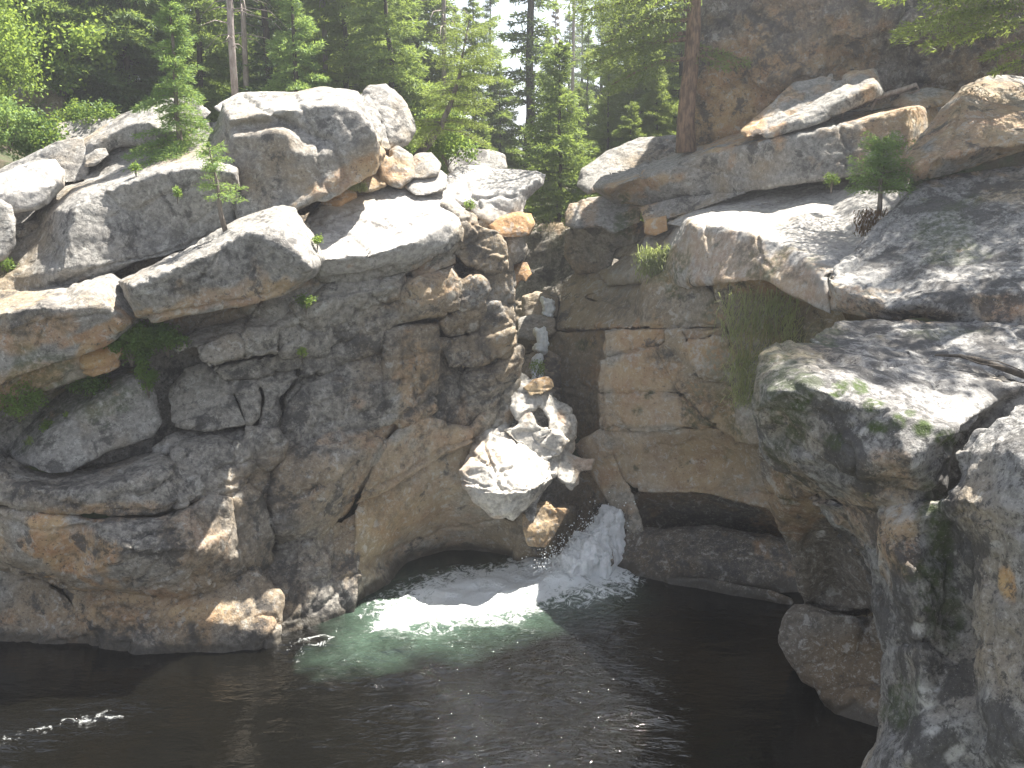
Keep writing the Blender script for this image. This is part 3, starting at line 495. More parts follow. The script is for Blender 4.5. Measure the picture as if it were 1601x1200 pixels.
# ---------------------------------------------------------------- right bank of the gorge
cliff('cliff_gorge_far', [
 ([(780,345,20),(870,345,20),(960,370,19.5),(1020,370,19),(1020,520,18),(940,560,17.5),(860,640,17.5),(780,640,18),(780,500,19.5)],dict(T=2,vox=.07,bev=.25)),
 ([(800,470,18.0),(850,455,18),(872,462,18),(870,500,17.4),(862,545,17.2),(800,560,17.4)],dict(T=1,vox=.04,bev=.15)),
 ([(800,560,16.2),(850,548,16.2),(870,560,16),(880,640,15.5),(800,640,15.6)],dict(T=1.6,vox=.04,bev=.15)),
 ],'cliff',amp=1,facet=.8)
cliff('cliff_right', [
 ([(865,500,17.7),(885,440,18.1),(1010,400,16.0),(1300,400,13.2),(1400,450,12.6),(1400,1000,13.4),(1000,1000,14.74),(930,840,16.29),(880,700,17.1)],dict(T=2,vox=.08,bev=.2)),
 ([(868,508,16.8),(880,445,17.7),(905,420,17.83),(935,432,17.02),(955,450,16.35),(905,462,16.83),(990,488,14.87),(1010,440,14.6),(1060,415,14.2),(1130,470,13.4),(1140,512,13.3),(1000,512,14.24),(868,514,16.5)],dict(bev=.08,T=1.4)),
 ([(950,445,16.42),(952,420,16.69),(975,402,16.68),(1020,395,16.0),(1035,420,15.2),(1010,440,15.1)],dict(bev=.1,T=1,cr=[[(955,430,16.25),(1000,420,15.54)]])),
 ([(912,462,16.94),(960,438,16.68),(1012,438,15.4),(1015,485,14.6),(985,492,15.04)],dict(bev=.07,T=1.2)),
 ([(958,400,17.11),(965,380,17.31),(1010,366,16.6),(1060,372,15.8),(1050,395,15.4),(1000,402,15.94)],dict(bev=.1,T=1)),
 ([(868,517,16.5),(946,517,15.47),(946,680,15.27),(900,694,16.1),(880,660,16.2),(855,605,16.4),(845,570,16.7)],dict(bev=.06,T=1.2)),
 ([(947,516,14.5),(1040,512,14.0),(1036,535,14.0),(1000,546,14.15),(944,560,14.4)],dict(bev=.03,T=1,rnd=0,grow=4.5)),
 ([(941,563,14.35),(1000,549,14.1),(1030,545,13.95),(1062,608,13.75),(1060,614,13.75),(1000,613,14.05),(938,611,14.3)],dict(bev=.03,T=1,rnd=0,grow=4.5)),
 ([(938,614,14.35),(1060,617,13.75),(1090,640,13.6),(1125,668,13.4),(1000,671,13.95),(941,668,14.3)],dict(bev=.035,T=1,rnd=0,grow=5)),
 ([(941,671,14.35),(1000,674,14.0),(1120,671,13.45),(1190,690,13.0),(1280,790,12.7),(1280,830,12.9),(1200,790,13.2),(1100,768,13.5),(1000,765,13.95),(965,740,14.3)],dict(bev=.05,T=1.2,rnd=0,grow=5,pts=[(1060,715,14.05),(1160,730,13.5)])),
 ([(900,694,14.5),(942,672,14.3),(968,745,14.15),(985,770,14.0),(1005,832,13.8),(985,832,13.9),(962,800,14.1)],dict(bev=.05,T=1.2,rnd=0,grow=6)),
 ([(1030,545,13.95),(1065,520,13.6),(1080,560,13.5),(1095,592,13.45),(1140,640,13.2),(1160,692,13.05),(1125,668,13.3),(1065,610,13.65)],dict(bev=.04,T=1,grow=5)),
 ([(1040,512,13.9),(1135,512,13.3),(1135,522,13.3),(1075,530,13.6),(1040,535,13.9)],dict(bev=.04,T=1)),
 ([(1076,530,13.55),(1136,522,13.2),(1146,560,13.1),(1147,602,13.1),(1095,592,13.4),(1080,560,13.5)],dict(bev=.03,T=1,rnd=0)),
 ([(1090,592,13.5),(1160,600,13.1),(1190,690,12.9),(1158,692,13.1),(1110,640,13.4)],dict(bev=.04,T=1,grow=5)),
 ([(1110,430,13.2),(1200,425,12.7),(1300,460,12.2),(1330,520,12.0),(1230,545,12.2),(1200,700,12.5),(1150,690,13),(1140,520,13.2)],dict(bev=.1,T=1.2,pts=[(1180,500,13.0),(1180,600,12.9)])),
 ],'wall',amp=.5,facet=.3,fine=.5)
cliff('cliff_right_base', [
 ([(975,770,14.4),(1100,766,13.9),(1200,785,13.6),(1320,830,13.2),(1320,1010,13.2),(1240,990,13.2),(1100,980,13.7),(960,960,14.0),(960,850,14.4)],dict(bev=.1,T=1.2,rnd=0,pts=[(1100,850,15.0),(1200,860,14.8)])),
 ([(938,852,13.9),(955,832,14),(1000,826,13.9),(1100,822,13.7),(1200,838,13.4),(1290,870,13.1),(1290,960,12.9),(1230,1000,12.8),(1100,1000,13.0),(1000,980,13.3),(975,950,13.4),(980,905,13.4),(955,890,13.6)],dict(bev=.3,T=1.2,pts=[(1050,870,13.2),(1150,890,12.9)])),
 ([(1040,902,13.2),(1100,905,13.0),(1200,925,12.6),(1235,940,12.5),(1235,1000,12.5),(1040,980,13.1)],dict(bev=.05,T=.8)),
 ],'wet',amp=.6,facet=.2,fine=.4)  # shade under the wall is put into this dark stone colour
cliff('cliff_right_arch', [
 ([(1180,690,9.6),(1250,700,9.2),(1420,760,8.6),(1420,900,8.8),(1380,960,9.8),(1260,955,10.4),(1252,930,10.3),(1245,880,10.1),(1215,820,10.0),(1198,770,9.8)],dict(bev=.2,T=.8,pts=[(1300,860,10.2),(1310,920,10.4),(1240,780,9.4)],rnd=1)),
 ([(1262,945,10.2),(1240,945,10.3),(1220,965,10.2),(1217,1000,10.1),(1235,1030,10.0),(1255,1062,10.0),(1290,1080,9.9),(1420,1060,9.7),(1420,950,9.9),(1360,960,9.9),(1300,955,10.0)],dict(bev=.12,T=1)),
 ([(1255,1030,10.1),(1330,1035,9.9),(1420,1020,9.8),(1420,1100,9.6),(1290,1100,9.9)],dict(bev=.12,T=1)),
 ([(1285,1085,10.0),(1320,1075,9.8),(1420,1060,9.6),(1450,1250,9.0),(1330,1230,9.4),(1300,1130,9.8)],dict(bev=.15,T=1)),
 ([(1355,960,9.7),(1420,940,9.6),(1420,1010,9.6),(1365,1010,9.7)],dict(bev=.1,T=.6)),
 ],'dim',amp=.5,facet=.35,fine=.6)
cliff('cliff_right_near', [
 ([(1262,530,8.6),(1310,500,9.2),(1450,505,9.2),(1750,512,8.8),(1750,640,7.6),(1601,600,7.8),(1540,580,7.9),(1440,565,8.1),(1300,560,8.2)],dict(bev=.1,T=2,vox=.025)),
 ([(1290,432,10.6),(1335,385,11.4),(1400,320,11.9),(1440,285,12.2),(1601,258,12.2),(1780,245,11.8),(1780,520,8.8),(1601,512,9.0),(1500,498,9.3),(1420,494,9.6),(1385,498,9.8),(1340,490,10.0),(1297,486,10.3)],
   dict(bev=.14,T=1.5,vox=.028,cr=[[(1295,438,10.3),(1330,455,9.9),(1390,480,9.5),(1440,470,9.3),(1600,450,9.1),(1770,450,8.8)]],pts=[(1480,360,10.9),(1400,400,10.8)])),
 ([(1175,640,7.2),(1180,585,7.4),(1192,553,7.6),(1212,537,7.8),(1260,534,7.9),(1300,541,7.9),(1370,541,7.9),(1440,556,7.8),(1530,572,7.6),(1605,606,7.3),(1540,650,6.7),(1495,700,6.4),(1480,770,6.4),(1440,830,6.6),(1400,860,6.9),(1360,850,7.1),(1310,800,7.2),(1245,765,7.3),(1190,705,7.3)],
   dict(bev=.3,T=1.4,vox=.02,cr=[[(1200,620,6.85),(1260,600,6.75),(1320,620,6.6),(1400,640,6.4),(1490,670,6.3)]],pts=[(1340,730,6.4),(1420,720,6.2)])),
 ([(1265,770,7.4),(1310,780,7.1),(1380,790,6.6),(1490,770,6.2),(1560,900,5.9),(1600,1100,5.6),(1650,1350,5.2),(1290,1350,6.2),(1340,1210,6.3),(1366,1150,6.4),(1380,1080,6.5),(1380,1000,6.6),(1372,920,6.8),(1345,850,7.0),(1300,800,7.2)],
   dict(bev=.25,T=1.6,vox=.02,cr=[[(1400,830,6.3),(1420,900,6.1),(1440,1000,6.0),(1450,1100,5.9)]],pts=[(1490,880,6.3),(1500,980,6.15),(1410,1180,5.8)])),
 ([(1470,790,6.1),(1500,745,6.0),(1490,700,6.2),(1530,655,6.2),(1605,610,6.3),(1800,560,6.0),(1800,1350,4.4),(1560,1350,5.0),(1545,1200,5.2),(1520,1050,5.5),(1525,960,5.65),(1535,900,5.7),(1530,860,5.75),(1510,830,5.85),(1490,815,5.95)],
   dict(bev=.2,T=1.8,vox=.02,cr=[[(1500,780,5.75),(1560,800,5.55),(1620,900,5.3),(1640,1100,4.9)]],pts=[(1600,720,5.5)])),
 ([(1400,600,7.3),(1640,600,7.0),(1700,960,6.6),(1500,980,6.9),(1400,900,7.2)],dict(bev=.1,T=1,vox=.04)),
 ],'near',amp=.7,facet=.35,strata=None,fine=.9)
cliff('cliff_right_back', [
 ([(1088,250,16.9),(1085,150,16.9),(1095,60,16.9),(1110,-60,16.8),(1130,-300,16.8),(1900,-300,15.6),(1900,140,15.2),(1520,165,15.6),(1400,175,15.9),(1250,210,16.3),(1150,240,16.6)],dict(bev=.4,T=5,vox=.05,cr=[[(1300,-100,16.0),(1290,60,15.8),(1260,150,16.0)],[(1100,120,16.7),(1230,90,15.9),(1330,100,16.1),(1500,110,15.4),(1890,60,14.9)]],pts=[(1200,20,16.2),(1450,40,15.3),(1400,-150,15.7)])),
 ],'bluff',amp=2.2,facet=2.0,fine=1.6)
# ---------------------------------------------------------------- single rocks, left bank
KS = dict(amp=.5, facet=.3)
boulder('boulder','grey wedge shaped boulder above the dark lower ledge, small grass tufts on its left shoulder','boulder',
 [(0,700,12.2),(30,680,12.3),(64,652,12.3),(84,631,12.4),(125,605,12.4),(162,589,12.4),(216,577,12.4),(232,600,12.2),(252,660,12.0),(237,682,11.9),(162,702,11.6),(148,712,11.5),(110,732,11.4),(80,736,11.3),(44,724,11.4)],
 grow=6,bev=.1,T=1.0,vox=.024,cdy=-0.15,cr=[[(60,690,11.7),(110,655,11.8),(160,625,11.9),(215,590,12.1)]])
boulder('boulder','big blocky boulder with sunlit top at the left edge, orange stained rock under it','boulder',
 [(-150,520,11.95),(0,474,12.05),(50,458,12.15),(101,444,12.25),(140,440,12.25),(175,430,12.35),(192,446,12.15),(219,498,11.75),(206,507,11.65),(175,528,11.45),(118,553,11.25),(40,580,11.15),(0,597,11.05),(-150,650,10.85)],
 grow=7,bev=.08,T=1.2,vox=.024,cdy=-0.35,cr=[[(-140,560,11.25),(0,485,11.45),(60,478,11.45),(110,482,11.45),(140,455,11.65),(165,440,11.95)],[(140,455,11.65),(170,480,11.65),(190,508,11.55)]])
boulder('rock_slab','thin tan slab under the big blocky boulder at the left edge','rock slab',
 [(-150,655,11.2),(0,600,11.4),(120,556,11.6),(180,530,11.8),(190,548,11.9),(150,580,11.8),(60,610,11.6),(0,640,11.4),(-150,690,11.2)],bev=.06,T=1,vox=.03,mat='wall')
boulder('boulder','orange stained block wedged beside the leafy bush','boulder',
 [(127,556,11.65),(175,535,11.75),(190,545,11.75),(185,570,11.65),(145,585,11.55),(130,580,11.55)],bev=.08,T=.5,vox=.024,mat='ochre')
boulder('rock_slab','long tilted slab with a sunlit humped right end, sapling growing behind it','rock slab',
 [(188,440,11.85),(260,405,12.05),(345,363,12.35),(400,340,12.55),(440,327,12.65),(458,330,12.65),(482,362,12.45),(500,403,12.25),(490,425,12.05),(440,457,11.75),(385,472,11.65),(300,482,11.45),(240,497,11.35),(215,490,11.35)],
 grow=7,bev=.09,T=1.1,vox=.024,cdy=-0.48,cr=[[(200,445,11.55),(300,405,11.75),(380,362,12.05),(425,350,12.15),(470,400,11.95),(485,415,11.95)]])
boulder('rock_face','broad dark speckled rock face below the spruce, pale lit patch near its middle','rock face',
 [(-120,470,12.7),(-20,440,12.7),(20,380,13.0),(60,340,13.3),(100,300,13.5),(160,285,13.6),(250,252,13.6),(330,232,13.6),(372,250,13.5),(372,332,12.9),(350,358,12.7),(300,377,12.6),(210,402,12.4),(130,442,12.3),(60,455,12.2),(-120,510,12.2)],
 grow=11,bev=.1,T=1.4,vox=.028,cdy=-0.55,cr=[[(95,420,12.5),(115,330,12.8),(150,300,13.0),(240,270,13.1),(300,262,13.05),(370,270,13.0)]],pts=[(0,440,12.45),(230,340,12.65),(60,370,12.9)])
boulder('boulder','rounded boulder in full sun at the upper left edge','boulder',
 [(-60,310,12.9),(0,275,13.0),(40,262,13.1),(85,250,13.2),(101,272,13.1),(99,290,13.0),(76,316,12.8),(60,326,12.7),(25,330,12.6),(-20,345,12.6)],bev=.16,T=.8,vox=.026,mat='slab',cr=[[(-50,320,12.6),(20,300,12.65),(80,290,12.8)]])
boulder('boulder','brown boulder end cut by the left edge of the picture, below the sunlit boulder','boulder',
 [(-120,320,12.0),(0,312,12.1),(16,322,12.1),(22,350,12.0),(18,380,11.9),(0,402,11.8),(-120,430,11.8)],bev=.16,T=.7,vox=.026)
boulder('boulder','small tan boulder in the left ledge notch above the blocky boulder','boulder',
 [(-60,470,12.25),(0,440,12.35),(40,415,12.45),(78,406,12.45),(96,440,12.25),(50,458,12.15),(0,472,12.05),(-60,490,11.95)],bev=.14,T=.6,vox=.026)
boulder('rock_slab','grey ridge slab sloping down to the left along the skyline, left of the spruce','rock slab',
 [(-100,330,14.2),(0,270,14.2),(50,248,14.2),(90,228,14.2),(128,216,14.2),(137,240,14.0),(136,280,13.8),(103,283,13.7),(92,258,13.9),(40,262,13.9),(-100,350,13.9)],bev=.08,T=1,vox=.028)
boulder('rock_slab','overhanging ridge slab with a sunlit right end just left of the spruce','rock slab',
 [(130,222,14.3),(189,183,14.5),(250,160,14.7),(300,155,14.8),(330,175,14.6),(300,200,14.3),(236,224,14.1),(185,226,14.1),(162,237,14.0),(136,252,14.0)],bev=.09,T=1,vox=.028,cr=[[(145,225,13.95),(200,192,14.1),(235,190,14.0),(250,205,14.0)]])
boulder('boulder','small slabby stone tucked under the overhanging ridge slab','boulder',
 [(135,245,13.9),(150,235,13.9),(165,232,13.9),(168,240,13.8),(150,252,13.7),(136,256,13.7)],bev=.05,T=.4,vox=.02)
boulder('rock_slab','second ridge slab beneath the overhanging one, its top edge in sun behind the spruce','rock slab',
 [(138,262,14.2),(170,232,14.3),(236,222,14.4),(300,200,14.5),(350,190,14.5),(350,225,14.1),(300,245,13.9),(250,255,13.8),(180,278,13.7),(138,285,13.7)],bev=.08,T=1,vox=.028)
boulder('boulder','huge rounded boulder on top of the left bank with a sunlit ledge on its front','boulder',
 [(335,232,13.65),(345,192,13.85),(352,165,13.95),(385,152,14.15),(460,148,14.25),(500,142,14.35),(550,146,14.45),(575,150,14.45),(592,190,14.05),(606,232,13.65),(585,266,13.25),(510,306,12.75),(460,326,12.65),(378,347,12.55),(372,330,12.65),(352,265,13.05)],
 grow=6,bev=.2,T=1.6,vox=.026,mat='boulder',
 cdy=-.75,cr=[[(358,186,13.75),(400,180,13.75),(460,168,13.8),(520,162,13.85),(560,170,13.9),(588,204,13.8)],[(365,214,13.65),(400,209,13.65),(445,206,13.6),(464,240,13.55)],[(358,200,13.9),(445,192,13.95),(475,215,13.8)]],
 pts=[(480,280,12.85),(540,240,13.0),(420,300,12.75)])
boulder('rock_slab','thin wavy cap slab lying on the back of the huge rounded boulder','rock slab',
 [(338,168,14.6),(375,150,14.7),(420,147,14.7),(460,146,14.7),(461,161,14.4),(420,166,14.3),(395,174,14.2),(370,166,14.3),(345,172,14.4)],bev=.06,T=.7,vox=.022,mat='slab')
boulder('boulder','upright egg shaped boulder with leaf shadows at the right end of the huge boulder','boulder',
 [(560,150,14.9),(580,138,15.0),(603,135,15.0),(622,152,14.9),(640,180,14.8),(645,205,14.7),(635,222,14.5),(605,238,14.2),(596,212,14.2),(580,175,14.4)],bev=.3,T=1.1,vox=.026)
boulder('boulder','tan stone wedged under the right end of the huge boulder','boulder',
 [(590,250,14.0),(620,232,14.2),(640,245,14.3),(645,275,14.0),(625,290,13.8),(600,280,13.8)],bev=.2,T=.7,vox=.024)
boulder('boulder','low rounded stone beside the grass tuft under the huge boulder','boulder',
 [(552,280,13.9),(570,270,14),(592,272,14.0),(600,288,13.8),(575,298,13.7),(555,296,13.7)],bev=.14,T=.5,vox=.022)
boulder('boulder','knobbly grey stone at the foot of the leaning tree','boulder',
 [(642,262,14.3),(655,245,14.5),(672,243,14.5),(684,258,14.3),(682,270,14.1),(665,275,14.0),(648,275,14.0)],bev=.18,T=.6,vox=.022)
boulder('boulder','sunlit pale stone between the knobbly stone and the lit slab','boulder',
 [(636,292,14.0),(655,278,14.2),(685,268,14.4),(694,275,14.3),(694,292,14.0),(670,300,13.8),(650,302,13.8)],bev=.14,T=.6,vox=.022,mat='slab')
boulder('boulder','orange brown stone half hidden under the huge boulder, left of the grass tuft','boulder',
 [(505,300,13.7),(535,292,13.8),(552,292,13.8),(553,305,13.7),(530,318,13.5),(505,318,13.5)],bev=.1,T=.5,vox=.024,mat='ochre')
boulder('rock_slab','wide sunlit slab with a smooth top in the middle of the left bank','rock slab',
 [(484,345,13.35),(505,322,13.65),(545,312,13.85),(600,295,14.15),(640,292,14.35),(700,308,14.35),(722,328,14.05),(722,350,13.65),(705,377,13.25),(640,405,12.85),(570,420,12.65),(500,428,12.55),(486,405,12.75)],
 grow=7,bev=.12,T=1.2,vox=.026,mat='slab',cdy=-0.1,cr=[[(495,405,12.5),(570,400,12.55),(640,380,12.75),(705,345,13.35)]])
boulder('rock_slab','curved sunlit rib of rock behind the wide smooth slab','rock slab',
 [(600,292,14.6),(625,287,14.8),(670,292,14.8),(705,302,14.7),(725,325,14.4),(728,350,14.1),(718,345,14.1),(700,318,14.4),(650,303,14.5)],bev=.07,T=.6,vox=.024,mat='slab')
boulder('rock_slab','pale nose shaped slab jutting out over the gorge','rock slab',
 [(670,300,14.6),(700,282,14.9),(716,266,15.3),(740,262,15.5),(780,266,15.4),(835,268,15.2),(851,274,15.1),(848,286,14.9),(826,304,14.7),(815,320,14.5),(812,342,14.3),(795,340,14.2),(765,345,14.1),(745,335,14.1),(728,318,14.2),(700,305,14.4)],
 bev=.1,T=.9,vox=.026,mat='slab',cr=[[(720,300,14.5),(760,302,14.4),(810,300,14.4),(840,280,14.7)]])
for k,(lab,o) in enumerate([
 ('largest orange block at the top of the cracked pillar, right under the nose shaped slab',[(766,352,14.1),(778,342,14.2),(810,335,14.2),(829,336,14.2),(832,350,14.1),(825,364,14.0),(800,368,13.95),(780,367,13.95)]),
 ('tan upright stone in the cracked pillar, second from the top',[(795,374,14.1),(815,372,14.1),(821,388,14.0),(817,408,14.0),(803,410,13.95),(796,395,14)]),
 ('pale pointed stone left of the tan upright one in the cracked pillar',[(774,398,13.95),(784,380,14),(799,396,14.0),(800,422,13.9),(785,422,13.8),(775,415,13.85)]),
 ('rounded pale stone halfway down the cracked pillar',[(777,430,13.95),(790,422,14),(801,425,14.0),(803,445,13.9),(792,452,13.85),(780,446,13.9)]),
 ('orange double knob on the right side of the cracked pillar',[(808,412,14.2),(822,412,14.2),(828,428,14.1),(822,436,14.0),(812,432,14.05),(805,450,14),(802,428,14.1)]),
 ('small round pale knob standing alone on the pillar edge',[(785,474,14.1),(797,468,14.1),(803,478,14.05),(798,490,14),(787,486,14)]),
 ('pale lumpy stone low on the pillar edge',[(783,512,14.0),(795,492,14.1),(803,496,14.1),(803,520,14.0),(790,528,13.9)]),
 ]):
    boulder('pillar_stone',lab,'pillar stone',o,bev=.13,T=.5,vox=.02,mat='ochre' if k in (0,4) else 'boulder',kw=dict(amp=.3,facet=.2),group='stones of the cracked pillar')
# ---------------------------------------------------------------- rocks around the waterfall
boulder('boulder','large sunlit round boulder left of the waterfall, cut by deep cracks','boulder',
 [(748,676,13.8),(790,668,13.9),(830,680,13.9),(862,690,13.9),(870,715,13.7),(862,745,13.4),(845,768,13.2),(822,792,13.0),(802,812,12.9),(770,804,12.9),(742,782,12.95),(724,755,13.1),(721,735,13.2),(735,705,13.5)],
 bev=.2,T=.9,vox=.02,mat='bleached',cr=[[(765,770,12.75),(800,772,12.75),(835,765,12.9)]],pts=[(770,720,13.15),(820,720,13.25)],kw=dict(amp=.4,facet=1.0))  # lightened stone carries the glare of full sun
boulder('boulder','sunlit angular boulder stacked above the large round one','boulder',
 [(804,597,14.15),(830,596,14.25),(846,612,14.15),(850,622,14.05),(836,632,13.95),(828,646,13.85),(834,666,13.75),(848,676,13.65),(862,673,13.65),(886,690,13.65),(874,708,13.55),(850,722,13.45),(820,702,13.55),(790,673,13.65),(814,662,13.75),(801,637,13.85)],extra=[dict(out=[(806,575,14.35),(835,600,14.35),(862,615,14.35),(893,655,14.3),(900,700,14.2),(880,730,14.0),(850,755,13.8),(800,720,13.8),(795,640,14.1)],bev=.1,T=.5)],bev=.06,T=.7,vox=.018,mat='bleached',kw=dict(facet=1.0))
boulder('boulder','small orange topped stone at the head of the sunlit boulder pile','boulder',
 [(822,606,14.05),(835,594,14.15),(856,592,14.15),(864,604,14.05),(845,612,13.95),(830,614,13.95)],bev=.04,T=.4,vox=.016,mat='ochre')
boulder('boulder','sunlit curved boulder arching round a dark hollow, right side of the boulder pile','boulder',
 [(848,612,14.15),(868,628,14.15),(890,640,14.15),(898,660,14.05),(898,680,13.95),(880,692,13.75),(862,677,13.65),(862,655,13.85),(850,635,13.95),(838,625,14.05)],bev=.08,T=.5,vox=.018,mat='bleached')
boulder('boulder','dark stone added in place of the shaded hollow of the boulder pile','boulder',
 [(830,636,14.1),(850,630,14.2),(872,660,14.1),(868,690,13.9),(830,685,13.8)],bev=.1,T=.5,vox=.025,mat='cliff')  # dark stone stands in for the shadow inside the hole
boulder('boulder','pale sunlit angular stone leaning at the lip above the waterfall','boulder',
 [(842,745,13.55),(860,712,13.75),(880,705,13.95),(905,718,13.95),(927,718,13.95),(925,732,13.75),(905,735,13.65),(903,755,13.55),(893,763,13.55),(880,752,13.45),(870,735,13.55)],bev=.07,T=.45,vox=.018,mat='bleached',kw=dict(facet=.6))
boulder('driftwood_log','bleached driftwood log leaning down between the round boulder and the dark hollow','driftwood',
 [(823,790,13.25),(838,750,13.45),(858,722,13.65),(870,730,13.6),(852,755,13.45),(836,785,13.25),(832,812,13.15),(826,812,13.15)],bev=.08,T=.15,vox=.015,mat='slab',kw=dict(amp=.15,facet=0,fine=.3))
boulder('boulder','wet orange wedge of rock below the sunlit boulders, left of the waterfall','boulder',
 [(818,802,13.25),(838,790,13.35),(860,784,13.45),(866,796,13.35),(886,798,13.35),(872,822,13.25),(852,853,13.15),(828,850,13.05),(820,828,13.05)],bev=.06,T=.4,vox=.018,mat='ochre',kw=dict(facet=.8))
boulder('boulder','dark wet boulder forming the hollow behind the waterfall','boulder',
 [(835,775,14.5),(860,740,14.7),(900,728,14.8),(935,735,14.8),(965,790,14.5),(960,830,14.3),(900,850,14.2),(870,880,14.0),(840,880,14.0)],bev=.2,T=.8,vox=.03,mat='cliff',pts=[(900,790,14.9)])
boulder('boulder','dark stone poking through the white water at the foot of the falls','boulder',
 [(928,872,13.5),(940,858,13.6),(955,858,13.6),(958,880,13.4),(945,892,13.3),(930,888,13.35)],bev=.06,T=.4,vox=.02,mat='cliff')
boulder('boulder','upper grey ledge stone where the stream enters the gorge','boulder',
 [(818,465,17.2),(840,458,17.2),(872,466,17.2),(870,492,17),(845,500,16.9),(820,510,16.9)],bev=.15,T=.7,vox=.035)
boulder('boulder','long grey stone lying across the stream below the ledge stone','boulder',
 [(812,500,16.6),(835,494,16.7),(866,500,16.6),(866,516,16.3),(840,530,16.2),(812,525,16.3)],bev=.12,T=.7,vox=.03)
# ---------------------------------------------------------------- right bank rocks
boulder('rock_slab','flat topped ledge in full sun with a tan front face, middle of the right bank','rock slab',
 [(1010,372,15.8),(1060,335,16.0),(1180,312,15.2),(1290,300,14.6),(1345,300,13.9),(1420,300,13.2),(1400,360,12.3),(1340,400,11.6),(1290,432,11.1),(1300,490,10.8),(1270,475,11.1),(1200,435,11.9),(1130,438,12.6),(1075,448,13.65),(1030,430,14.8),(1000,395,15.5)],
 bev=.07,T=1.4,vox=.026,mat='slab',cdy=-0.1,cr=[[(1035,395,15.05),(1080,345,14.0),(1180,362,12.7),(1230,380,12.2),(1265,405,11.6),(1292,434,11.1)],[(1050,400,14.3),(1076,440,13.54)]],kw=dict(facet=.15))
boulder('rock_slab','long low rounded slab pointing left, below the tall brown cliff','rock slab',
 [(926,293,16.55),(942,278,16.85),(990,262,17.15),(1062,236,17.45),(1200,196,16.45),(1300,176,16.35),(1400,160,16.05),(1490,152,15.65),(1520,170,15.05),(1445,215,14.35),(1425,262,13.85),(1345,268,13.95),(1200,292,14.35),(1100,306,15.45),(1020,318,16.05),(960,315,16.25)],
 bev=.16,T=1.0,vox=.03,cdy=-0.55,cr=[[(945,295,16.15),(1010,272,16.25),(1100,240,15.95),(1200,218,15.05),(1320,195,14.85),(1420,170,14.65)]],mat='boulder',kw=dict(facet=.12))
boulder('rock_slab','thin tapering slab sandwiched under the long rounded slab','rock slab',
 [(1000,325,15.8),(1080,310,15.52),(1172,291,14.77),(1165,298,14.71),(1060,335,15.24),(1008,348,15.4)],bev=.06,T=.9,vox=.025)
boulder('rock_slab','low smooth slab step behind the sunlit flat ledge','rock slab',
 [(1040,350,15.2),(1130,310,15.4),(1200,293,15.3),(1340,270,14.9),(1425,262,14.3),(1420,290,13.9),(1300,300,14.4),(1200,315,14.5),(1120,330,14.6),(1060,350,14.6)],bev=.07,T=1.0,vox=.03,mat='slab')
boulder('boulder','tan ended block at the left tip of the right bank, moss beside it','boulder',
 [(887,335,16.4),(892,322,16.6),(925,312,16.9),(960,310,16.8),(1000,322,16.3),(998,345,16.0),(960,360,15.9),(940,350,16.0),(905,352,16.1),(888,350,16.2)],bev=.12,T=.9,vox=.028)
boulder('boulder','small tan block under the tip of the long rounded slab','boulder',
 [(1010,345,15.3),(1040,338,15.3),(1042,358,15.1),(1025,365,15.1),(1010,362,15.2)],bev=.04,T=.5,vox=.022,mat='ochre')
boulder('boulder','shaded dark rock shoulder below the tan ended block, above the gorge wall','boulder',
 [(885,360,17.2),(930,350,16.9),(1000,348,16.6),(1040,362,16.2),(1010,372,16.4),(960,385,16.9),(950,420,17.0),(905,425,17.3),(885,400,17.5)],bev=.15,T=1.0,vox=.03,mat='cliff')
boulder('boulder','mossy brown rock behind the left tip of the long rounded slab','boulder',
 [(905,290,18.1),(912,265,18.4),(950,238,18.7),(1000,220,18.8),(1060,212,18.6),(1075,235,18.2),(1000,270,17.8),(940,290,17.7),(920,300,17.7)],bev=.2,T=1.0,vox=.035)
boulder('boulder','angular blue grey slab leaning at the foot of the brown cliff','boulder',
 [(1160,205,14.9),(1200,170,15.1),(1240,130,15.3),(1300,118,15.3),(1310,130,15.1),(1270,165,14.8),(1230,195,14.6),(1170,212,14.6)],bev=.05,T=.5,vox=.03)
boulder('boulder','larger blue grey block beside the leaning slab at the foot of the brown cliff','boulder',
 [(1180,206,14.8),(1270,162,14.9),(1310,130,15.1),(1330,112,15.2),(1365,110,15.2),(1380,145,14.8),(1330,165,14.6),(1280,190,14.4),(1200,212,14.5)],bev=.06,T=.6,vox=.03,cr=[[(1230,190,14.5),(1300,160,14.5),(1370,130,14.7)]])
boulder('boulder','big angular brown boulder resting on the right slab, dark gap beneath it','boulder',
 [(1410,248,12.5),(1440,210,12.9),(1490,160,13.4),(1505,140,13.6),(1540,122,13.8),(1575,121,13.8),(1601,135,13.6),(1720,150,13.4),(1720,230,12.4),(1601,234,12.1),(1540,252,12.0),(1480,268,12.0),(1430,280,12.0),(1414,268,12.1)],
 bev=.1,T=1.1,vox=.026,cdy=-0.25,cr=[[(1432,262,12.0),(1470,215,12.4),(1500,165,12.9)],[(1500,165,12.9),(1540,205,12.3),(1600,210,12.2)],[(1425,258,12.1),(1520,235,11.9),(1700,210,12.1)]],kw=dict(facet=.4))
boulder('boulder','small stone between the brown cliff and the big angular boulder','boulder',
 [(1395,165,15.0),(1410,150,15.1),(1450,140,15.1),(1490,145,15.0),(1480,160,14.7),(1430,168,14.6)],bev=.1,T=.5,vox=.03)
boulder('boulder','grey shaded boulder in the trees at the far upper left','boulder',
 [(20,148,18.6),(45,130,18.9),(75,135,18.9),(100,160,18.7),(105,200,18.3),(60,260,18.0),(20,260,18.0)],bev=.4,T=1.5,vox=.06)
boulder('boulder','low grey boulder peeping over the skyline left of the spruce','boulder',
 [(70,205,17.5),(100,195,17.7),(150,186,17.8),(190,190,17.7),(200,215,17.4),(120,235,17.2),(60,235,17.2)],bev=.25,T=1.0,vox=.05)
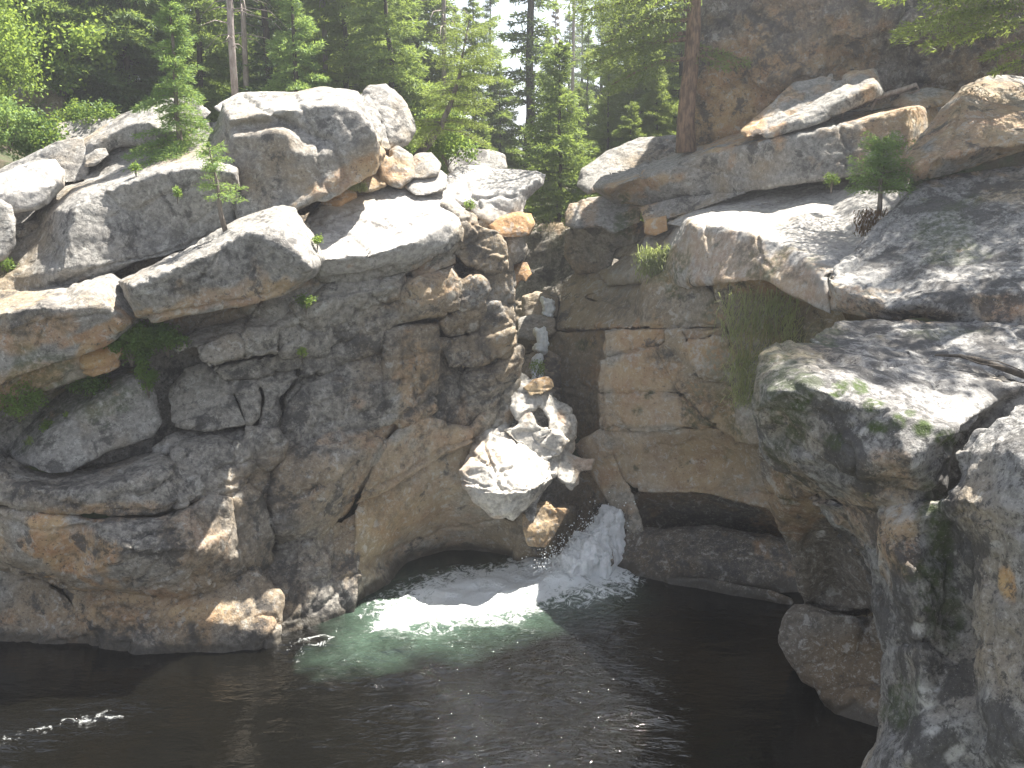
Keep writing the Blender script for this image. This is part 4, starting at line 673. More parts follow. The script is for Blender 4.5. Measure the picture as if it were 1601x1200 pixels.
boulder('boulder','dark stone and sunlit cap seen past the nose slab under the trees','boulder',
 [(700,250,18.0),(722,232,18.2),(765,238,18.2),(786,245,18.1),(790,262,17.8),(750,280,17.6),(705,275,17.6)],bev=.3,T=1.0,vox=.05)

# ---------------------------------------------------------------- ground, pool and falls
def ground():
    xs = np.concatenate([np.linspace(-600, -40, 15)[:-1], np.linspace(-40, -12, 30)[:-1], np.linspace(-12, 12, 130), np.linspace(12, 40, 30)[1:], np.linspace(40, 600, 15)[1:]])
    ys = np.concatenate([np.linspace(-60, 2, 12)[:-1], np.linspace(2, 24, 130), np.linspace(24, 60, 60)[1:], np.linspace(60, 1200, 25)[1:]])
    X, Y = np.meshgrid(xs, ys); x = X.ravel(); y = Y.ravel(); v = np.stack([x, y, x * 0], 1)
    z = 4.5 + .24 * np.clip(-x - 1.8, 0, 9) * np.clip((30 - y) / 14, 0, 1) + .3 * np.clip(x - 2.5, 0, 6) + .35 * fbm(v, 2.5, 3, 9) * (y < 80)
    e = 15.6 + .25 * fbm(v, 1.5, 2, 4); z = z * np.clip((y - e + .3) / .6, 0, 1) - 1.6 * (1 - np.clip((y - e + .3) / .6, 0, 1))
    ch = np.exp(-((x - 1.5) / 2.3) ** 4) * (y < 20.2) * (y > 14); z = np.where(ch > .3, np.minimum(z, 1.0 + (y - 15) * .35), z)
    z = np.where(y < 4, np.maximum(z, -1.6 + 0 * z), z)
    v[:, 2] = z; nx, ny = len(xs), len(ys); i = np.arange(nx * ny).reshape(ny, nx)
    q = np.stack([i[:-1, :-1], i[:-1, 1:], i[1:, 1:], i[1:, :-1]], -1).reshape(-1, 4)
    tag(link('ground', mesh_from('ground', v, q.ravel(), np.full(len(q), 4)), MAT['ground']), kind='structure')
ground()
def w2(x, y):  # photo pixel -> point on the water plane
    t = math.tan(PITCH + math.atan((y - 600) / F)); Y = CAMZ / t; p = P(x, y, Y); return p[0], p[1]
FOAM = [w2(*p) for p in [(590,968),(640,925),(700,902),(780,890),(830,880),(900,850),(985,850),(985,900),(960,925),(900,930),(830,942),(760,962),(680,972),(620,975)]]
GREEN = [w2(*p) for p in [(548,975),(560,950),(600,915),(700,890),(830,880),(970,880),(960,935),(900,955),(780,975),(700,1000),(560,1010)]]
FLOW = [w2(*p) for p in [(430,1015),(520,990),(620,975),(960,920),(985,1000),(1000,1120),(1000,1230),(700,1230),(560,1120)]]
GLINTS = [[w2(*p) for p in q] for q in ([(430,1020),(470,1008),(500,1000),(480,1020)],[(0,1160),(100,1125),(205,1108)])]  # sparkle streaks on the pool, painted as weak foam white
def pool():
    xs = np.arange(-8, 6, .03); ys = np.arange(5, 16.6, .03); X, Y = np.meshgrid(xs, ys); v = np.stack([X.ravel(), Y.ravel(), np.zeros(X.size)], 1)
    p = v[:, :2]
    def soft(poly, wd):
        d = seg_dist(p, poly, True); s = np.where(inside(p, poly), d, -d); return np.clip(.5 + s / wd, 0, 1)
    wob = .25 * fbm(v, .5, 3, 3)[:, None]; p0 = p.copy(); p = p0 + wob
    foam_glint = soft(FOAM, .9) ** .6 * 1.1; green = soft(GREEN, 1.4) ; flow = soft(FLOW, 1.6)
    for q in GLINTS: foam_glint = np.maximum(foam_glint, .37 * np.exp(-(seg_dist(p, q) / .13) ** 2)); flow = np.maximum(flow, .8 * np.exp(-(seg_dist(p, q) / .5) ** 2))
    w_ = fbm(v * np.array([.8, 1.5, 1]), .55, 4, 12)
    v[:, 2] = .035 * flow * w_ + .014 * flow * fbm(v * np.array([.7, 1.6, 1]), .28, 2, 19) + .0015 * flow * fbm(v, .09, 2, 20) + .05 * foam_glint * fbm(v, .3, 4, 14) + .006 * w_ + .12 * np.exp(-((v[:, 0] - .9) ** 2 + (v[:, 1] - 13.6) ** 2) / .8)
    nx, ny = len(xs), len(ys); i = np.arange(nx * ny).reshape(ny, nx); q = np.stack([i[:-1, :-1], i[:-1, 1:], i[1:, 1:], i[1:, :-1]], -1).reshape(-1, 4)
    me = mesh_from('water', v, q.ravel(), np.full(len(q), 4)); a = me.color_attributes.new('foam_glint', 'FLOAT_COLOR', 'POINT')
    a.data.foreach_set('color', np.stack([foam_glint, green, flow, foam_glint * 0 + 1], 1).ravel()); tag(link('water', me, MAT['water']), kind='structure')
pool()
def falls():
    v, li, lt = join([piece([(940,808,13.95),(955,790,14.1),(973,796,14.0),(974,850,13.75),(962,895,13.5),(930,915,13.3),(850,915,13.3),(838,898,13.4),(872,872,13.45),(900,838,13.65),(925,822,13.85)],bev=.2,T=.5,vox=.02,cr=[[(955,805,13.85),(925,850,13.35),(885,895,13.1)]],pts=[(950,870,13.3)]),
      piece([(875,868,13.4),(905,842,13.5),(930,850,13.4),(925,890,13.15),(890,912,13.05),(850,912,13.1)],bev=.2,T=.4,vox=.02)])
    n = vnormals(v, li, lt); d = .09 * fbm(v * np.array([1, 1, .5]), .22, 3, 2) + .035 * fbm(v * np.array([1, 1, .4]), .06, 3, 6); v = v + n * d[:, None]
    tag(link('water_falls', mesh_from('water_falls', v, li, lt), MAT['fall']), kind='structure')
    rnd = random.Random(5); bm = bmesh.new()
    for _ in range(900):
        t = rnd.random(); x = 960 - 110 * t + rnd.gauss(0, 16); y = 815 + 85 * t - abs(rnd.gauss(0, 16)); p = Vector(P(x, y, 13.9 - .6 * t + rnd.uniform(-.3, .1)))
        if p.z < .02: continue
        r = rnd.uniform(.004, .013); bmesh.ops.create_icosphere(bm, subdivisions=1, radius=r, matrix=Matrix.Translation(p))
    me = bpy.data.meshes.new('spray'); bm.to_mesh(me); bm.free(); tag(link('water_spray', me, MAT['fall']), kind='stuff')
    # the small cascades further up the gorge
    parts = [piece(o, bev=.06, T=.2, vox=.02) for o in ([(848,466,16.9),(862,467,16.9),(864,480,16.8),(860,494,16.6),(852,492,16.6),(853,478,16.8)],[(838,514,16.1),(850,512,16.1),(855,530,15.9),(848,548,15.8),(838,545,15.8),(842,530,16.0)],[(832,560,15.6),(845,556,15.6),(842,580,15.4),(846,600,15.2),(832,602,15.2),(835,580,15.4)])]
    v, li, lt = join(parts); v = v + vnormals(v, li, lt) * (.05 * fbm(v, .1, 3, 3))[:, None]
    tag(link('stream', mesh_from('stream', v, li, lt), MAT['fall']), kind='structure')
falls()
# ---------------------------------------------------------------- trees and plants
class Leafer:
    def __init__(s): s.v = []; s.n = 0; s.rng = np.random.default_rng(1)
    def tris(s, base, d, up, L, W):
        """batches of slim leaf/needle quads: base Nx3, direction Nx3, side Nx3"""
        side = np.cross(d, up); side /= np.maximum(np.linalg.norm(side, axis=1), 1e-6)[:, None]
        L = np.asarray(L).reshape(-1, 1); W = np.asarray(W).reshape(-1, 1)
        s.v.append(np.stack([base, base + d * L * .45 + side * W, base + d * L, base + d * L * .45 - side * W], 1).reshape(-1, 3))
    def mesh(s, name):
        v = np.vstack(s.v); n = len(v) // 4; return mesh_from(name, v, np.arange(len(v)), np.full(n, 4), False)
def tube(path, radii, seg=8):
    V = []; F_ = []; k = 0
    for i, (p, r) in enumerate(zip(path, radii)):
        p = Vector(p); d = (Vector(path[min(i + 1, len(path) - 1)]) - Vector(path[max(i - 1, 0)])).normalized()
        a = d.orthogonal().normalized() if i == 0 else (a - d * a.dot(d)).normalized(); b = d.cross(a)
        for j in range(seg): t = 2 * math.pi * j / seg; V.append(p + (a * math.cos(t) + b * math.sin(t)) * r)
        if i:
            for j in range(seg): F_.append(((i - 1) * seg + j, (i - 1) * seg + (j + 1) % seg, i * seg + (j + 1) % seg, i * seg + j))
    F_.append(tuple(range(seg))[::-1]); F_.append(tuple((len(path) - 1) * seg + j for j in range(seg)))
    return V, F_
def tubes_mesh(name, tl, seg=7):
    V = []; Fc = []
    for path, rad in tl:
        v, f = tube(path, rad, seg); o = len(V); V += v; Fc += [tuple(i + o for i in q) for q in f]
    me = bpy.data.meshes.new(name); me.from_pydata([tuple(v) for v in V], [], Fc); me.update(); me.polygons.foreach_set('use_smooth', [True] * len(me.polygons)); return me
def bough(lf, rng, start, az, L, rise, droop, needle, dens=1.0, hang=.35):
    """one flat spruce bough: a curved axis, side twigs, and needle shoots along them"""
    n = max(5, int(L / .05)); t = np.linspace(0.12, 1, n); dx = np.array([math.cos(az), math.sin(az), 0]); sd = np.array([-dx[1], dx[0], 0])
    ax = start + dx * (L * t)[:, None] + np.array([0, 0, 1.0]) * (L * (rise * t - droop * t * t + .25 * droop * t ** 4))[:, None]
    B = []; D = []
    m = max(2, int(round(4.5 * dens)))
    for s in (-1, 1):
        wl = L * .36 * np.sin(np.clip(t * 1.05, 0, 1) * 2.6 + .35) * rng.uniform(.7, 1.25, n); wl = np.maximum(wl, .04)
        for k in range(n):
            q = max(2, int(wl[k] / (.045 / dens))); u = np.linspace(0, 1, q)[:, None]
            d = dx * .75 + sd * s * .8; d = d / np.linalg.norm(d)
            B.append(ax[k] + d * wl[k] * u + np.array([0, 0, -1.0]) * hang * wl[k] * u ** 2); D.append(np.repeat((d + [0, 0, -hang * .5])[None], q, 0))
    B.append(ax); D.append(np.repeat((dx + [0, 0, .1])[None], n, 0))
    B = np.vstack(B); D = np.vstack(D); B = np.repeat(B, m, 0); D = np.repeat(D, m, 0); N_ = len(B)
    D = D + rng.normal(0, .55, (N_, 3)); D /= np.linalg.norm(D, axis=1)[:, None]; B = B + rng.normal(0, .012, (N_, 3))
    lf.tris(B, D, rng.normal(0, 1, (N_, 3)), needle * rng.uniform(.6, 1.3, N_), needle * .095 * rng.uniform(.7, 1.3, N_))
    return [tuple(start)] + [tuple(ax[i]) for i in (n // 3, 2 * n // 3, n - 1)]
def conifer(name, h, rad, whorls, needle, mats, seed, dens=1.0, low=.08, gap=.12, droop=.45, trunk_r=None, shape=.8, path=None, per=(5, 8), dead_low=True):
    """trunk and crown meshes of one spruce, standing at its own origin"""
    rng = np.random.default_rng(seed); lf = Leafer(); tl = []; r0 = trunk_r or h * .014
    if path is None: path = [(rng.normal(0, .004) * h * (i > 0), rng.normal(0, .004) * h * (i > 0), h * i / 8) for i in range(9)]
    pa = np.array(path); cl = np.linspace(0, 1, len(pa))
    at = lambda t: np.array([np.interp(t, cl, pa[:, k]) for k in range(3)])
    tl.append((path, [r0 * (1 - .93 * c) + .003 for c in cl]))
    for i in range(whorls):
        t = low + (1 - low) * (i / whorls) ** .92
        L0 = rad * ((1 - t) ** shape + .05) * rng.uniform(.75, 1.15)
        for j in range(rng.integers(*per)):
            if rng.random() < gap: continue
            az = rng.uniform(0, 6.283); L = L0 * rng.uniform(.6, 1.15); tt = min(.995, t + rng.uniform(-.5, .5) / whorls)
            b = bough(lf, rng, at(tt), az, L, rng.uniform(.0, .25) + .55 * t * t, droop * rng.uniform(.6, 1.3) * (1 - .5 * t), needle, dens)
            rr = max(.003, r0 * .16 * (1 - t) + .002); tl.append((b, [rr, rr * .8, rr * .5, rr * .2]))
    tip = at(1.0); nt_ = 60; lf.tris(np.repeat(tip[None], nt_, 0) - np.array([0, 0, 1]) * rng.uniform(0, h * .03, (nt_, 1)), (lambda q: q / np.linalg.norm(q, axis=1)[:, None])(rng.normal(0, .5, (nt_, 3)) + [0, 0, 1]), rng.normal(0, 1, (nt_, 3)), np.full(nt_, needle), np.full(nt_, needle * .17))
    return tubes_mesh('trunk', tl, 6), lf.mesh('crown'), mats
def plant_tree(name, proto, loc, rz, label, group=None, cat='tree', sc=1.0, mats=None):
    t = empty(name, loc, rz); t.scale = (sc, sc, sc); tag(t, label, cat, group); tm, cm, mt = proto
    a = link('trunk', tm, None, t); b = link('crown', cm, None, t)
    for ob, m in ((a, (mats or mt)[0]), (b, (mats or mt)[1])):
        if not ob.data.materials: ob.data.materials.append(MAT[m])
        if ob.data.materials[0] != MAT[m]: ob.material_slots[0].link = 'OBJECT'; ob.material_slots[0].material = MAT[m]
    return t
def gz(x, y, Y): p = P(x, y, Y); return p
PR = {
 'a': conifer('a', 9, 1.5, 34, .16, ('bark_dark','spruce'), 1, .55), 'b': conifer('b', 9, 1.2, 36, .15, ('bark_dark','spruce'), 2, .55, gap=.2),
 'c': conifer('c', 9, 1.9, 34, .17, ('bark_dark','spruce_dark'), 3, .55, droop=.6), 'd': conifer('d', 9, 1.0, 36, .15, ('bark_dark','spruce'), 4, .55, gap=.3, low=.15),
 'e': conifer('e', 9, 2.2, 32, .18, ('bark_dark','spruce'), 5, .55, droop=.7, shape=.6), 'g': conifer('g', 11, 2.0, 17, .16, ('bark_dark','spruce'), 7, .38, gap=.5, low=.33, droop=.5, shape=.5),
 'f': conifer('f', 9, .55, 30, .15, ('bark','deadneedle'), 6, .25, gap=.55, low=.3),
}
# (pixel x of the trunk, distance, top height above ground, variant, material, lean label)
FOR = [
 (-60,26,11,'c','spruce_dark'),(78,21,10,'c','spruce_dark'),(118,19.5,9,'e','spruce_dark'),(160,23,10,'c','spruce_dark'),(205,20,9.5,'c','spruce_dark'),(232,25,11,'a','spruce_dark'),(262,22,10,'e','spruce_dark'),
 (318,20.5,9,'c','spruce'),(345,26,11,'a','spruce_dark'),(392,24,10,'e','spruce'),(425,20.0,8,'b','spruce_dark'),(468,19.0,5.2,'a','spruce_light'),(505,25,11,'c','spruce'),(545,21,9,'e','pine'),(585,27,11,'a','spruce_dark'),
 (610,20,8.5,'c','spruce'),(655,24,9.5,'e','spruce'),(690,30,5.8,'b','spruce'),(715,35,6.2,'d','spruce'),(742,25,5.6,'a','spruce'),(768,33,6.9,'b','spruce_dark'),(782,24,3.6,'e','spruce'),(826,25,10,'d','spruce_dark'),
 (856,36,5.6,'b','spruce'),(868,44,7.6,'f','deadneedle'),(888,38,6.4,'a','spruce'),(908,45,8.2,'b','spruce'),(918,30,5.0,'d','spruce'),(938,36,7.2,'a','spruce'),(960,42,8.6,'b','spruce'),(975,26,6,'a','spruce'),(1003,23,8.5,'e','pine'),
 (1035,27,10,'c','spruce'),(1060,22,9,'a','spruce'),(1100,25,10,'c','spruce'),(640,38,12,'a','spruce_dark'),(560,34,12,'c','spruce_dark'),(440,32,12,'c','spruce_dark'),(130,30,12,'c','spruce_dark'),(0,27,12,'c','spruce_dark'),
 (755,22,2.4,'c','spruce'),(905,26,3.2,'c','pine'),(950,22,3.4,'a','pine'),(985,20.5,2.6,'e','pine'),(1025,21,3.5,'c','pine'),(730,21,1.6,'e','spruce'),(858,29,2.6,'e','pine'),(796,29,1.9,'c','spruce'),
]
COLN = {'spruce_dark':'dark green','spruce':'mid green','pine':'yellow green','spruce_light':'bright green','deadneedle':'rusty dead'}
FOR = [(x, Y, h * (.74 if h > 8 and Y < 28 and abs(x - 826) > 2 else 1), vr, mt) for x, Y, h, vr, mt in FOR]
for i, (x, Y, h, vr, mt) in enumerate(FOR):
    X = P(x, 230, Y)[0]; z = 4.45 + .24 * max(0, min(9, -X - 1.8)) * max(0, min(1, (30 - Y) / 14)) + .3 * max(0, min(6, X - 2.5)) - .2
    wh = ('at the left picture edge' if x < 60 else 'behind the left ridge slab' if x < 270 else 'near the bare trunk' if x < 450 else 'behind the huge boulder' if x < 630 else 'behind the leaning tree' if x < 790 else 'in the sky gap' if x < 870 else 'left of the red barked pine' if x < 1070 else 'behind the red barked pine')
    lab = f'{"tall" if h > 6.2 else "low"} {COLN[mt]} {["slim","full","drooping","sparse","broad","bare"]["abcdef".index(vr)]} spruce {wh}'
    sib = sorted(q[0] for q in FOR if (lambda s: s == wh)(('at the left picture edge' if q[0] < 60 else 'behind the left ridge slab' if q[0] < 270 else 'near the bare trunk' if q[0] < 450 else 'behind the huge boulder' if q[0] < 630 else 'behind the leaning tree' if q[0] < 790 else 'in the sky gap' if q[0] < 870 else 'left of the red barked pine' if q[0] < 1070 else 'behind the red barked pine')))
    lab += f', {["first","second","third","fourth","fifth","sixth","seventh","eighth","ninth","tenth","eleventh","twelfth","thirteenth"][sib.index(x)]} from left there'
    m2 = ('bark' if mt == 'deadneedle' else 'bark_dark', mt)
    plant_tree('spruce_tree', PR[vr], (X, Y, z), i * 2.4, lab, 'conifers of the forest behind the rocks', sc=h / 9, mats=m2)
# trees one can single out
t1 = conifer('t1', 2.75, .66, 21, .06, ('bark','spruce_light'), 11, 1.15, low=.0, gap=.08, droop=.55, shape=1.25, per=(6, 9))
plant_tree('spruce_tree', t1, P(283,262,13.75), .6, 'bright young spruce rooted in a crack of the left bank in front of the forest', cat='young tree')
t2 = conifer('t2', 3.2, .95, 30, .1, ('bark_dark','spruce'), 12, .6, low=.02, gap=.12, droop=.3, shape=.8)
plant_tree('spruce_tree', t2, P(874,345,19.3), 1.2, 'pointed spruce standing in the gap at the head of the gorge', cat='tree')
def path_px(pts, Y): o = P(*pts[0], Y); return o, [tuple(np.array(P(x, y, Y)) - np.array(o)) for x, y in pts]
o, pa = path_px([(650,246),(672,222),(690,196),(706,158),(718,120),(724,80),(735,25)], 15.6)
t3 = conifer('t3', 2.4, .8, 17, .055, ('bark','pine'), 13, 1.0, low=.3, gap=.15, droop=.6, trunk_r=.07, shape=.35, path=pa, per=(4, 7))
plant_tree('leaning_tree', t3, o, 0, 'leaning spruce with bare curved trunk growing from behind the huge boulder', cat='tree')
o, pa = path_px([(354,366),(346,338),(342,312),(340,285),(332,255),(326,226)], 12.05)
t4 = conifer('t4', 1.1, .3, 7, .05, ('bark','spruce_light'), 14, .8, low=.45, gap=.2, droop=.5, trunk_r=.035, shape=.3, path=pa, per=(3, 6))
plant_tree('sapling', t4, o, 0, 'thin crooked sapling with a bare lower stem on the long tilted slab', cat='sapling')
o = P(1374,335,12.1); t5 = conifer('t5', .86, .42, 11, .05, ('bark','spruce_light'), 15, 1.0, low=.3, gap=.05, droop=.1, trunk_r=.03, shape=.35, per=(6, 9))
plant_tree('sapling', t5, o, 0, 'bushy little fir sapling growing from the sunlit right slab', cat='sapling')
# red barked pine with a bare lower trunk and boughs towards the left
def pine(name, base, top, Y, r0, boughs, label, mats, needle=.09, dens=.8, hang=.8, group=None):
    o = np.array(P(base[0], base[1], Y)); tp = np.array(P(top[0], top[1], Y)) - o; rng = np.random.default_rng(int(base[0])); lf = Leafer()
    tl = [([tuple(tp * k / 8 + np.array([rng.normal(0, .02), rng.normal(0, .02), 0]) * (0 < k < 8)) for k in range(9)], [r0 * (1.15 if k == 0 else 1 - .5 * k / 8) for k in range(9)])]
    for (sx, sy, az, L, ri, dr) in boughs:
        s = np.array(P(sx, sy, Y)) - o; b = bough(lf, rng, s, R(az), L, ri, dr, needle, dens, hang); tl.append((b, [.035, .028, .018, .006]))
    t = empty(name, tuple(o)); tag(t, label, 'tree', group); link('trunk', tubes_mesh('trunk', tl, 9), MAT[mats[0]], t); link('crown', lf.mesh('crown'), MAT[mats[1]], t); return t
pine('pine_tree',(1073,238),(1092,-160),16.3,.15,[(1080,30,200,1.5,.1,.5),(1080,60,185,1.6,.05,.4),(1080,90,195,1.3,.05,.5),(1080,0,190,1.7,.15,.35),(1080,15,215,1.3,.1,.5),(1080,-30,170,1.9,.1,.3),(1085,-20,230,1.2,.1,.6),(1082,50,160,1.3,.1,.5),(1085,-80,200,2,.1,.4),(1085,-100,90,1.5,.1,.3),(1085,-60,300,.9,.1,.5),
 (1080,75,-15,.85,.02,.35),(1082,85,-45,.6,.0,.4),(1082,70,40,.7,.1,.4)],'red barked pine with a bare lower trunk beside the tall brown cliff',('pinebark','pine'),needle=.085,hang=.7)
s = empty('dead_tree', P(369,165,15.6)); tag(s, 'bare grey dead trunk standing alone behind the cap slab', 'dead tree')
hh = P(366,-200,15.6)[2] - P(369,165,15.6)[2]; rr = random.Random(3)
link('trunk', tubes_mesh('trunk', [([(0,0,-.3),(-.01,0,hh*.3),(.01,0,hh*.6),(-.02,0,hh)],[.055,.05,.045,.03])], 9), MAT['dead'], s)
link('branches', tubes_mesh('branches', [([(0,0,z),(math.cos(a)*l*.5,math.sin(a)*l*.5,z+.05*l),(math.cos(a)*l,math.sin(a)*l,z-.15*l)],[.012,.007,.002]) for z,a,l in [(rr.uniform(.8,hh),rr.uniform(0,6.28),rr.uniform(.15,.6)) for _ in range(34)]], 5), MAT['dead'], s)
def snag(x, yb, Y, h, label):
    s = empty('dead_tree', P(x, yb, Y)); tag(s, label, 'dead tree', 'dead snags among the living spruces')
    link('trunk', tubes_mesh('trunk', [([(0,0,0),(.03,0,h*.5),(0,0,h)],[.06,.045,.015])], 7), MAT['dead'], s)
    link('branches', tubes_mesh('branches', [([(0,0,z),(math.cos(a)*l*.6,math.sin(a)*l*.6,z-.1*l),(math.cos(a)*l,math.sin(a)*l,z-.5*l)],[.014,.009,.003]) for z,a,l in [(rr.uniform(.3*h,h),rr.uniform(0,6.28),rr.uniform(.3,.9)) for _ in range(60)]], 4), MAT['dead'], s)
snag(388,190,19.5,5,'grey snag with hanging bare twigs right of the lone dead trunk'); snag(695,230,23,7,'thin snag seen through the leaning tree'); snag(893,230,33,9,'distant snag left of the sky notch'); snag(512,200,21,6,'dead snag behind the huge rounded boulder')
# off frame spruce on the right bank: its boughs enter at the upper right and it dapples the slabs
pine('spruce_tree',(1660,150),(1650,-500),13.2,.16,[(1640,10,188,1.9,.05,.25),(1640,-10,180,1.5,.1,.2),(1640,60,200,.9,.0,.35),(1640,90,195,.75,.0,.3),(1640,30,170,1.4,.05,.3),(1640,-60,185,2,.1,.4),(1640,-100,200,2,.1,.4),(1640,-80,160,2,.1,.4),(1645,-150,220,1.8,.1,.3),(1645,-150,100,1.8,.1,.3),(1645,-160,20,1.8,.1,.3),(1640,-40,230,1.8,.1,.4),(1640,-50,250,1.5,.1,.4)],
 'pale needled spruce whose boughs hang in at the upper right corner',('bark','pine'),needle=.08,dens=.8,hang=.4)
plant_tree('spruce_tree', PR['g'], (6.3,10.4,5.0), 1, 'tall spruce at the right picture edge above the foreground rocks', sc=.95, mats=('bark_dark','spruce'))
plant_tree('spruce_tree', PR['g'], (8.6,13.4,5.2), 2, 'tall spruce beyond the first at the right picture edge', sc=1.0, mats=('bark_dark','spruce'))
# broadleaf trees and shrubs
def leafy(name, loc, rx, rz, n, leaf, seed, label, mat, cat, clumps=40, trunk=True, group=None, flat=.75):
    rng = np.random.default_rng(seed); lf = Leafer(); cs = rng.normal(0, 1, (clumps, 3)); cs /= np.linalg.norm(cs, axis=1)[:, None]; cs *= rng.uniform(.25, 1, (clumps, 1)) ** .5
    cs = cs * [rx, rx * flat, rz] + [0, 0, rz * 1.05]; k = rng.integers(0, clumps, n); b = cs[k] + rng.normal(0, .13 * rx + .01, (n, 3)); d = rng.normal(0, 1, (n, 3)) + [0, 0, -.2]; d /= np.linalg.norm(d, axis=1)[:, None]
    lf.tris(b, d, rng.normal(0, 1, (n, 3)), leaf * rng.uniform(.6, 1.3, n), leaf * .38 * rng.uniform(.7, 1.2, n))
    t = empty(name, loc); tag(t, label, cat, group)
    st = [([(0,0,-.1),tuple(c * .5 + np.array([0,0,.05])),tuple(c)],[.012 * rx + .003,.008 * rx + .002,.002]) for c in cs[:max(5, clumps // 3)]]
    if trunk: st = [([(0,0,-.5),(0,0,rz),(0,0,1.8 * rz)],[.05 * rx,.04 * rx,.01])] + st
    link('trunk' if trunk else 'stems', tubes_mesh('stems', st, 5), MAT['bark'], t); link('crown' if trunk else 'leaves', lf.mesh('crown'), MAT[mat], t); return t
leafy('aspen_tree', P(-40,205,17.4), 1.15, 1.5, 13000, .065, 1, 'bright yellow green aspen lit from behind at the upper left corner', 'aspen', 'tree', 60)
leafy('aspen_tree', P(-70,120,16.8), 1.2, 1.4, 12000, .065, 2, 'aspen cut by the left picture edge, leaves glowing in the sun', 'aspen', 'tree', 60)
leafy('aspen_tree', P(100,150,19.0), .9, .8, 5000, .09, 3, 'small sunlit aspen shrub deep among the dark spruces on the left', 'aspen', 'tree', 30)
leafy('shrub', P(60,255,16), .45, .35, 3500, .05, 4, 'low dark green shrub on the shaded bank at the upper left', 'bush', 'shrub', 26, False)
leafy('shrub', P(110,275,15.2), .3, .22, 2000, .045, 8, 'small shrub against the ridge slab at the upper left', 'bush', 'shrub', 20, False)
leafy('shrub', P(15,225,15.8), .4, .3, 3500, .05, 41, 'leafy shrub at the left edge above the sunlit boulder', 'spruce_light', 'shrub', 26, False)
leafy('shrub', P(140,215,18.0), .5, .3, 3500, .05, 42, 'dark undergrowth bush behind the low grey skyline boulder', 'bush', 'shrub', 26, False)
leafy('shrub', P(700,250,16.5), .5, .35, 4500, .05, 5, 'light green shrub under the leaning tree', 'bush', 'shrub', 26, False)
leafy('shrub', P(205,560,11.75), .28, .23, 4200, .04, 6, 'leafy green bush growing in the crevice beside the blocky boulder', 'bush', 'shrub', 30, False)
leafy('shrub', P(262,545,11.85), .26, .17, 2800, .035, 7, 'darker low bush just right of the leafy green bush', 'bush', 'shrub', 26, False)
leafy('shrub', P(232,610,11.85), .14, .28, 1800, .03, 17, 'trailing greenery hanging in the crack beside the wedge boulder', 'bush', 'shrub', 20, False)
leafy('shrub', P(30,650,11.5), .3, .2, 2400, .03, 18, 'mossy herbs on the dark earth bank at the left edge', 'bush', 'shrub', 24, False)
leafy('shrub', P(140,610,11.9), .25, .1, 1400, .03, 19, 'herbs on the earth strip above the wedge boulder', 'bush', 'shrub', 20, False)
for k, (x, y, Y, r, lab) in enumerate([(472,556,12.4,.055,'tiny bright plant on the dark ledge below the lit knobs'),(75,675,11.75,.08,'yellow green plant on the wedge boulder shoulder'),(110,655,11.8,.05,'tiny plant high on the wedge boulder edge'),(277,306,12.3,.06,'small sprig on the broad dark rock face'),(212,268,12.7,.06,'sprig on the ridge above the dark rock face'),
  (478,480,12.2,.1,'dark little plant hanging under the tilted slab'),(560,530,13.0,.05,'small plant in the crack of the left gorge wall'),(840,585,14.6,.13,'light green plant above the sunlit boulder pile'),(496,380,12.1,.05,'yellow moss sprig at the end of the tilted slab'),(675,305,14.4,.08,'yellow green moss plant on the curved rib'),(735,325,14.0,.07,'green sprig under the nose slab'),(10,425,12.5,.12,'grass clump at the left edge beside the small tan boulder'),(1300,290,13.6,.1,'thin sprig left of the fir sapling')]):
    leafy('small_plant', P(x, y, Y), r, r * .8, 160 + int(2500 * r), .025, 30 + k, lab, 'aspen' if k in (0, 1, 2, 7, 8, 9) else 'bush', 'plant', 9, False)
def grass(name, pts, n, h, seed, label, mat, spread=.08, hang=.6, wid=.0045):
    rng = np.random.default_rng(seed); q = np.array([P(*p) for p in pts]); k = rng.integers(0, len(q), n); b = q[k] + rng.normal(0, spread, (n, 3)) * [1, .4, .6]
    d = rng.normal(0, .35, (n, 3)) + [0, -.45, 1.0]; d /= np.linalg.norm(d, axis=1)[:, None]; H = h * rng.uniform(.5, 1.3, n)[:, None]; V = []
    sd = rng.normal(0, 1, (n, 3)); sd[:, 2] = 0; sd /= np.linalg.norm(sd, axis=1)[:, None]
    c0 = b; c1 = b + d * H * .55; c2 = b + d * H + np.array([0, -.2, -hang]) * H * .6; w_ = wid
    v = np.stack([c0 - sd * w_, c0 + sd * w_, c1 + sd * w_, c1 - sd * w_, c1 - sd * w_, c1 + sd * w_, c2 + sd * w_ * .2, c2 - sd * w_ * .2], 1).reshape(-1, 3)
    ob = link(name, mesh_from(name, v, np.arange(len(v)), np.full(len(v) // 4, 4), False), MAT[mat]); tag(ob, label, 'grass', kind='stuff' if n > 400 else None); return ob
gp = [(x, y, 12.6 - (x - 1130) * .004) for x in range(1140, 1250, 14) for y in range(475, 545, 14)] + [(x, y, 12.6) for x in range(1150, 1180, 8) for y in range(560, 640, 12)]
grass('grass', gp, 1100, .33, 1, 'long drooping green grass on the shaded ledge below the sunlit flat slab', 'grass', .07)
grass('dry_grass', [(x, y, 12.3) for x in range(1160, 1250, 14) for y in (530, 545, 560)], 130, .42, 2, 'straw coloured seed heads sticking out of the drooping grass', 'straw', .08, .2)
grass('grass', [(x, y, 14.6) for x in range(1005, 1060, 10) for y in range(400, 440, 10)], 900, .22, 3, 'grass and roots hanging at the upper corner of the right gorge wall', 'grass', .07)
grass('grass', [(x, 296, 13.75) for x in range(548, 572, 5)], 420, .13, 4, 'bright grass tuft under the huge rounded boulder', 'grass', .03)
grass('grass', [(44, 694, 11.45), (48, 690, 11.45)], 60, .12, 5, 'tiny bright grass tuft at the left tip of the wedge boulder', 'grass', .02)
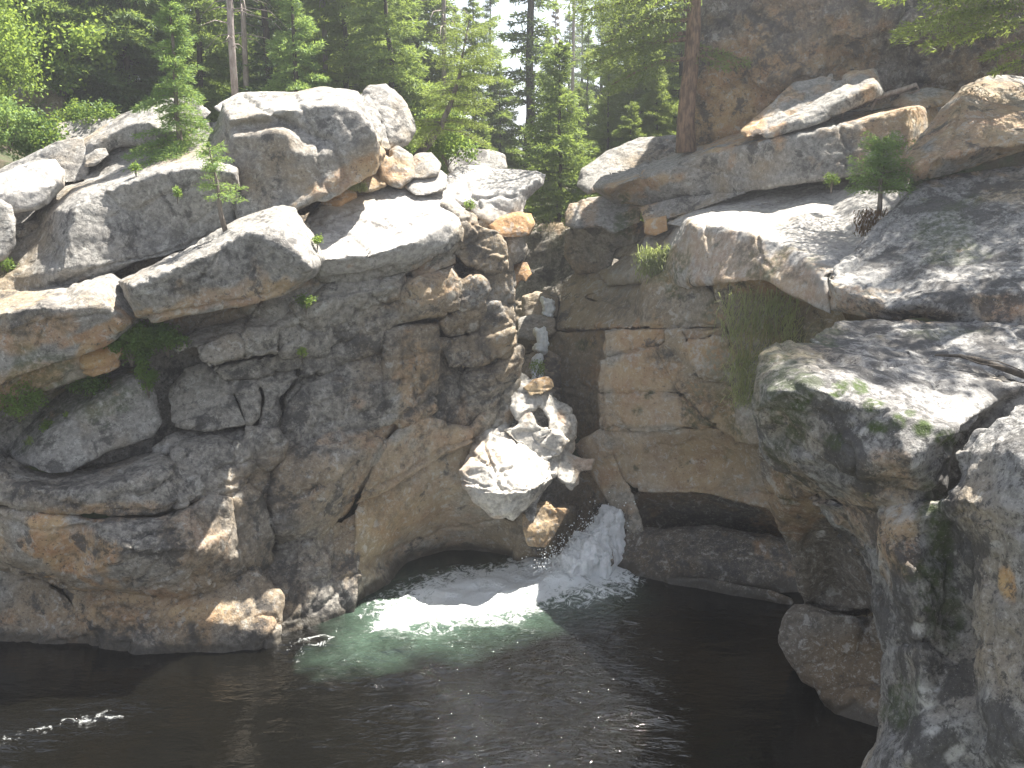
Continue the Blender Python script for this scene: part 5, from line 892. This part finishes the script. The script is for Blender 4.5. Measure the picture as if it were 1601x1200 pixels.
grass('needle_litter', [(x, y, 12.0) for x in range(1345, 1405, 10) for y in (338, 350, 362)], 900, .09, 6, 'brown needle litter and roots around the fir sapling', 'deadneedle', .05)
# roots and fallen branches
def woody(name, label, tl, mat='dead', cat='root'):
    ob = link(name, tubes_mesh(name, tl, 8), MAT[mat]); tag(ob, label, cat); return ob
pp = lambda l, Y: [P(x, y, Y + (k * 0)) for k, (x, y) in enumerate(l)]
woody('root','gnarled grey root lying along the top of the long rounded slab',[(pp([(1290,188),(1330,165),(1370,152),(1410,140),(1432,132),(1437,140),(1422,146)],15.0),[.02,.035,.04,.035,.03,.02,.01]),(pp([(1316,188),(1318,168)],14.95),[.02,.02]),(pp([(1362,172),(1370,155),(1374,162)],14.95),[.02,.025,.01])])
woody('fallen_branch','long dark fallen branch with thin twigs lying on the ledge at the right edge',[(pp([(1462,555),(1500,556),(1530,562),(1570,576),(1640,600)],7.45),[.008,.014,.02,.024,.028]),(pp([(1500,556),(1530,568),(1560,572),(1620,588)],7.4),[.004,.006,.006,.008]),(pp([(1530,563),(1560,564),(1600,580)],7.4),[.003,.004,.005])],'bark_dark','branch')
woody('twigs','grey dead twigs behind the nose shaped slab',[(pp([(690,285),(700,272),(712,268)],14.9),[.008,.006,.002]),(pp([(695,290),(708,275),(700,262)],14.9),[.008,.005,.002]),(pp([(690,292),(715,283)],14.9),[.008,.003])],'dead','twigs')
print('verts', sum(len(o.data.vertices) for o in scn.objects if o.type == 'MESH'))

# ---------------------------------------------------------------- thin backlit air over the gorge
hm = N('haze_air'); hv = hm.n('VolumePrincipled'); hv.inputs['Color'].default_value = (.93, .95, 1, 1); hv.inputs['Density'].default_value = .0034; hv.inputs['Anisotropy'].default_value = .6
hm.put(hm.out.inputs['Volume'], hv.outputs[0])
bm = bmesh.new(); bmesh.ops.create_cube(bm, size=1, matrix=Matrix.Translation((0, 60, 8)) @ Matrix.Diagonal((1300, 2560, 24, 1))); me = bpy.data.meshes.new('haze'); bm.to_mesh(me); bm.free()
tag(link('haze', me, hm.m), kind='stuff')
